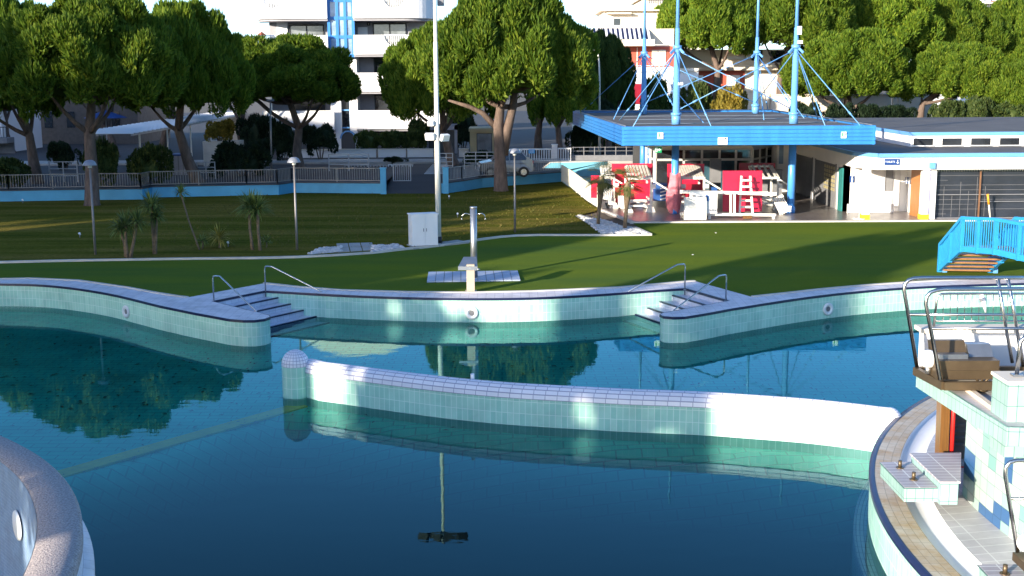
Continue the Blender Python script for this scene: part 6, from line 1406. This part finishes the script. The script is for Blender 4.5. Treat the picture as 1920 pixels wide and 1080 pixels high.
pine('far pine at the right picture edge under the white hotel', (1880, 230), (1800, 18, 1985, 155), 124, 3, .4, ST, group=BG); pine('low bright pine at the right picture edge above the toilet block', (1905, 240), (1830, 130, 1990, 240), 100, 1, .3, ST, group=BG)
pine('small pine between the right blue masts above the canopy', (1500, 225), (1440, 100, 1545, 205), 118, 2, .3, ST, group=BG)
def bush(label, x0, y0, x1, y1, Y, kind='shrub_green', name='shrub', cat='shrub', zg=ST, rz=None, group=None, depth=.8):
    cx = xat((x0+x1)/2, Y); rx = (x1-x0)/2*Y/FOC; t = thing(name, label, cat, (cx, Y, zg), group); z1 = zat(y0, Y)
    zb = zat(y1, Y); zb = min(zb, z1-.3)
    m = MB()
    for k in range(3): m.tube([(cx+(k-1)*.1, Y, zg), (cx+(k-1)*.3*rx, Y, zb+(z1-zb)*.5)], [.05, .03], 6)
    m.build('stems', 'bark', t); crown_obj(BUSH[kind], t, (cx, Y), rx, max(rx*depth, .5), max(zb, zg), z1, random.uniform(0, 6), 'foliage'); return t
SGp = 'shrubs behind the blue wall'
bush('olive shrub at the left picture edge above the blue wall', -30, 295, 58, 352, 65, group=SGp); bush('olive green shrub on both sides of the first lamp post', 148, 262, 222, 345, 66, group=SGp); bush('round olive shrub right of the first lamp', 222, 272, 318, 345, 67, group=SGp)
bush('big very dark bush between the red trunk and the second lamp', 388, 262, 512, 345, 72, 'shrub_dark', group=SGp); bush('small golden shrub in the planter under the carport', 383, 222, 440, 264, 80.5, 'shrub_gold', group=SGp, zg=zat(262, 80))
bush('dark shrub right of the thin lamp mast under the umbrella pine', 505, 222, 560, 300, 84, 'shrub_dark', group=SGp); bush('dark shrub right of the umbrella pine trunk', 562, 232, 636, 285, 86, 'shrub_dark', group=SGp)
for i, (a, b) in enumerate(((660, 720), (700, 765), (745, 800))): bush(['left', 'middle', 'right'][i]+' section of the green hedge in front of the white apartment building', a, 246, b, 282, 90, 'shrub_green', 'hedge', 'hedge', group='hedge sections before the white building')
bush('green shrub wall between the hedge and the light pole', 766, 225, 806, 275, 92, 'shrub_green', group=SGp); bush('low green hedge behind the dark pipe railing near the leaning trunk', 862, 284, 936, 316, 78, 'shrub_dark', 'hedge', 'hedge'); bush('rounded dark shrub behind the picket gate', 716, 293, 766, 312, 82, 'shrub_dark', group=SGp)
bush('dark shrub under the left end of the canopy', 1085, 190, 1175, 262, 90, 'shrub_dark', group=SGp); bush('dark greenery in shade between the two white gates and the canopy', 1058, 232, 1120, 296, 92, 'shrub_dark', group=SGp); bush('dim shrub between the far left pine trunk and the parasol', 84, 262, 150, 310, 78, 'shrub_dark', group=SGp)
bush('dark tree mass under the carport end', 440, 215, 520, 290, 95, 'shrub_dark', group=SGp); bush('big shadowy shrub behind the leaning trunk at the kiosk', 838, 205, 900, 290, 96, 'shrub_dark', group=SGp)
HG = 'dark hedge sections behind the pavilion'
for i, (a, b, y0, k, lab) in enumerate(((1270, 1330, 160, 'shrub_green', 'shrub between the first two blue masts'), (1330, 1400, 165, 'shrub_gold', 'ochre shrub on the villa terrace behind the blue masts'), (1195, 1262, 145, 'pine_dark', 'dark green shrub behind the left blue mast'), (1480, 1540, 195, 'shrub_dark', 'dark hedge right of the front right mast'),
      (1535, 1600, 198, 'shrub_dark', 'dark hedge at the short thick pine trunk'), (1595, 1665, 200, 'shrub_dark', 'dark hedge section right of the short thick pine trunk'), (1650, 1720, 202, 'shrub_dark', 'dark hedge section left of the leaning pine trunk'), (1735, 1800, 195, 'shrub_green', 'green hedge section right of the leaning pine trunk'), (1790, 1860, 190, 'shrub_green', 'wide green shrub above the toilet block roof'), (1850, 1940, 200, 'shrub_green', 'green shrub above the last strip windows at the right edge'))):
    bush(lab, a, y0, b, 244, 97, k, group=HG)
# conifer behind the light pole hedge
t = thing('conifer', 'slim dark conifer in front of the red house, right of the centre pine', 'tree', (xat(1150, 100), 100, ST)); m = MB(); m.tube([(xat(1150, 100), 100, ST), (xat(1150, 100), 100, 6)], [.2, .08], 8); m.build('trunk', 'bark', t); crown_obj(CON, t, (xat(1150, 100), 100), 2.4, 2.2, ST+.4, zat(100, 100), 1.)
# pines left of the pool, outside the picture: they throw the shade that lies over the water
AZ = math.radians(42)
def su(s, u): return (s*math.cos(AZ)+u*math.sin(AZ), -s*math.sin(AZ)+u*math.cos(AZ))
OG = 'stone pines left of the pool'
OFF = [(-19.3, -20, 14.2, 3.6, 4.2), (-27.2, -20, 10.0, 3.2, 4.), (-31.7, -19, 12.6, 3.6, 4.), (-41, -21, 13.6, 4.5, 4.2), (-45.8, -22, 16.5, 4.0, 4.2), (-57.5, -20, 17.4, 5.0, 4.6), (-15.3, -21, 9.8, 3.0, 4.), (-25, -27, 9.6, 4.0, 4.0), (-36.5, -28, 12.5, 3.8, 4.0), (-51, -29, 18.5, 4.6, 12.5)]
WORDS = ['narrow', 'low', 'slim', 'broad', 'tall', 'farthest', 'smallest', 'low rear', 'middle rear', 'high crowned rear']
for i, (s, u, h, r, zb) in enumerate(OFF):
    x, y = su(s, u); t = thing('pine_tree', WORDS[i]+' stone pine of the row left of the pool, outside the view', 'tree', (x, y, D), OG)
    m = MB(); m.tube([(x, y, D-.1), (x+.3, y, D+h*.25), (x, y, D+h*.6)], [.4, .33, .2], 9, jit=.1); m.build('trunk', 'bark', t); crown_obj((AIRY if i in (0, 1, 6) else PINE)[i % 2], t, (x, y), r, r, D+zb-1.2, D+h, i*1.3)

# unseen hotel block, added left of the pool only to shade the left side
hb = thing('hotel', 'long white hotel block added left of the pool, out of view, to cast shade', 'hotel', (*su(-88, -30), D))
def hbox(name, mt, s0, s1, u0, u1, z0, z1, par): m = MB(); a = [su(s0, u0), su(s1, u0), su(s1, u1), su(s0, u1)]; m.hexa([(*p, z0) for p in a]+[(*p, z1) for p in a]); return m.build(name, mt, par)
hbox('wall', 'white_plaster', -126, -58.5, -44, -31, D, 22.8, hb); hbox('roof', 'roof_felt', -126.5, -58, -44.5, -30.5, 22.8, 23.2, hb)
for k in range(7): hbox('balcony_band', 'white_paint', -125, -59, -31.02, -29.6, 3.2+3*k, 4.2+3*k, hb); hbox('window_band', 'window_dark', -124, -60, -31.0, -30.95, 1.3+3*k, 3.1+3*k, hb)
# ================================================================ camera, light, sky
cam = bpy.data.cameras.new('camera'); cam.sensor_width = 36; cam.lens = FOC/1920*36; cam.clip_end = 5000; cam.clip_start = .1
co = bpy.data.objects.new('camera', cam); C.objects.link(co); bpy.context.scene.camera = co
R_, U_, F_ = Vector((1, 0, 0)), Vector((0, SP, CP)), Vector((0, CP, -SP))
r_ = R_*CR-U_*SR; u_ = R_*SR+U_*CR; mw = Matrix((r_, u_, -F_)).transposed().to_4x4(); mw.translation = Vector((0, 0, HC)); co.matrix_world = mw
EL = math.radians(12.0)
sun = bpy.data.lights.new('sun', 'SUN'); sun.energy = 2.9; sun.angle = math.radians(.5); sun.color = (1., .90, .74)
so = bpy.data.objects.new('sun', sun); C.objects.link(so)
dirv = Vector((math.sin(AZ)*math.cos(EL), math.cos(AZ)*math.cos(EL), -math.sin(EL))); so.rotation_euler = dirv.to_track_quat('-Z', 'Y').to_euler()
w = bpy.data.worlds.new('World'); bpy.context.scene.world = w; w.use_nodes = True; nt = w.node_tree; bg = nt.nodes['Background']
sky = nt.nodes.new('ShaderNodeTexSky'); sky.sky_type = 'NISHITA'; sky.sun_disc = False; sky.sun_elevation = EL; sky.sun_rotation = math.atan2(-dirv.x, -dirv.y)
sky.air_density = .6; sky.dust_density = .6; sky.ozone_density = 2.
hs = nt.nodes.new('ShaderNodeHueSaturation'); hs.inputs['Saturation'].default_value = 1.12; nt.links.new(sky.outputs[0], hs.inputs['Color']); nt.links.new(hs.outputs[0], bg.inputs[0]); bg.inputs[1].default_value = .11
s = bpy.context.scene; s.view_settings.view_transform = 'Standard'; s.view_settings.look = 'None'; s.view_settings.exposure = 2.02; s.view_settings.gamma = 1
s.render.engine = 'CYCLES'; cy = s.cycles; cy.max_bounces = 8; cy.diffuse_bounces = 3; cy.glossy_bounces = 4; cy.transparent_max_bounces = 12; cy.transmission_bounces = 4; cy.volume_bounces = 0
cy.caustics_reflective = False; cy.caustics_refractive = False; cy.use_denoising = True; cy.sample_clamp_indirect = 6
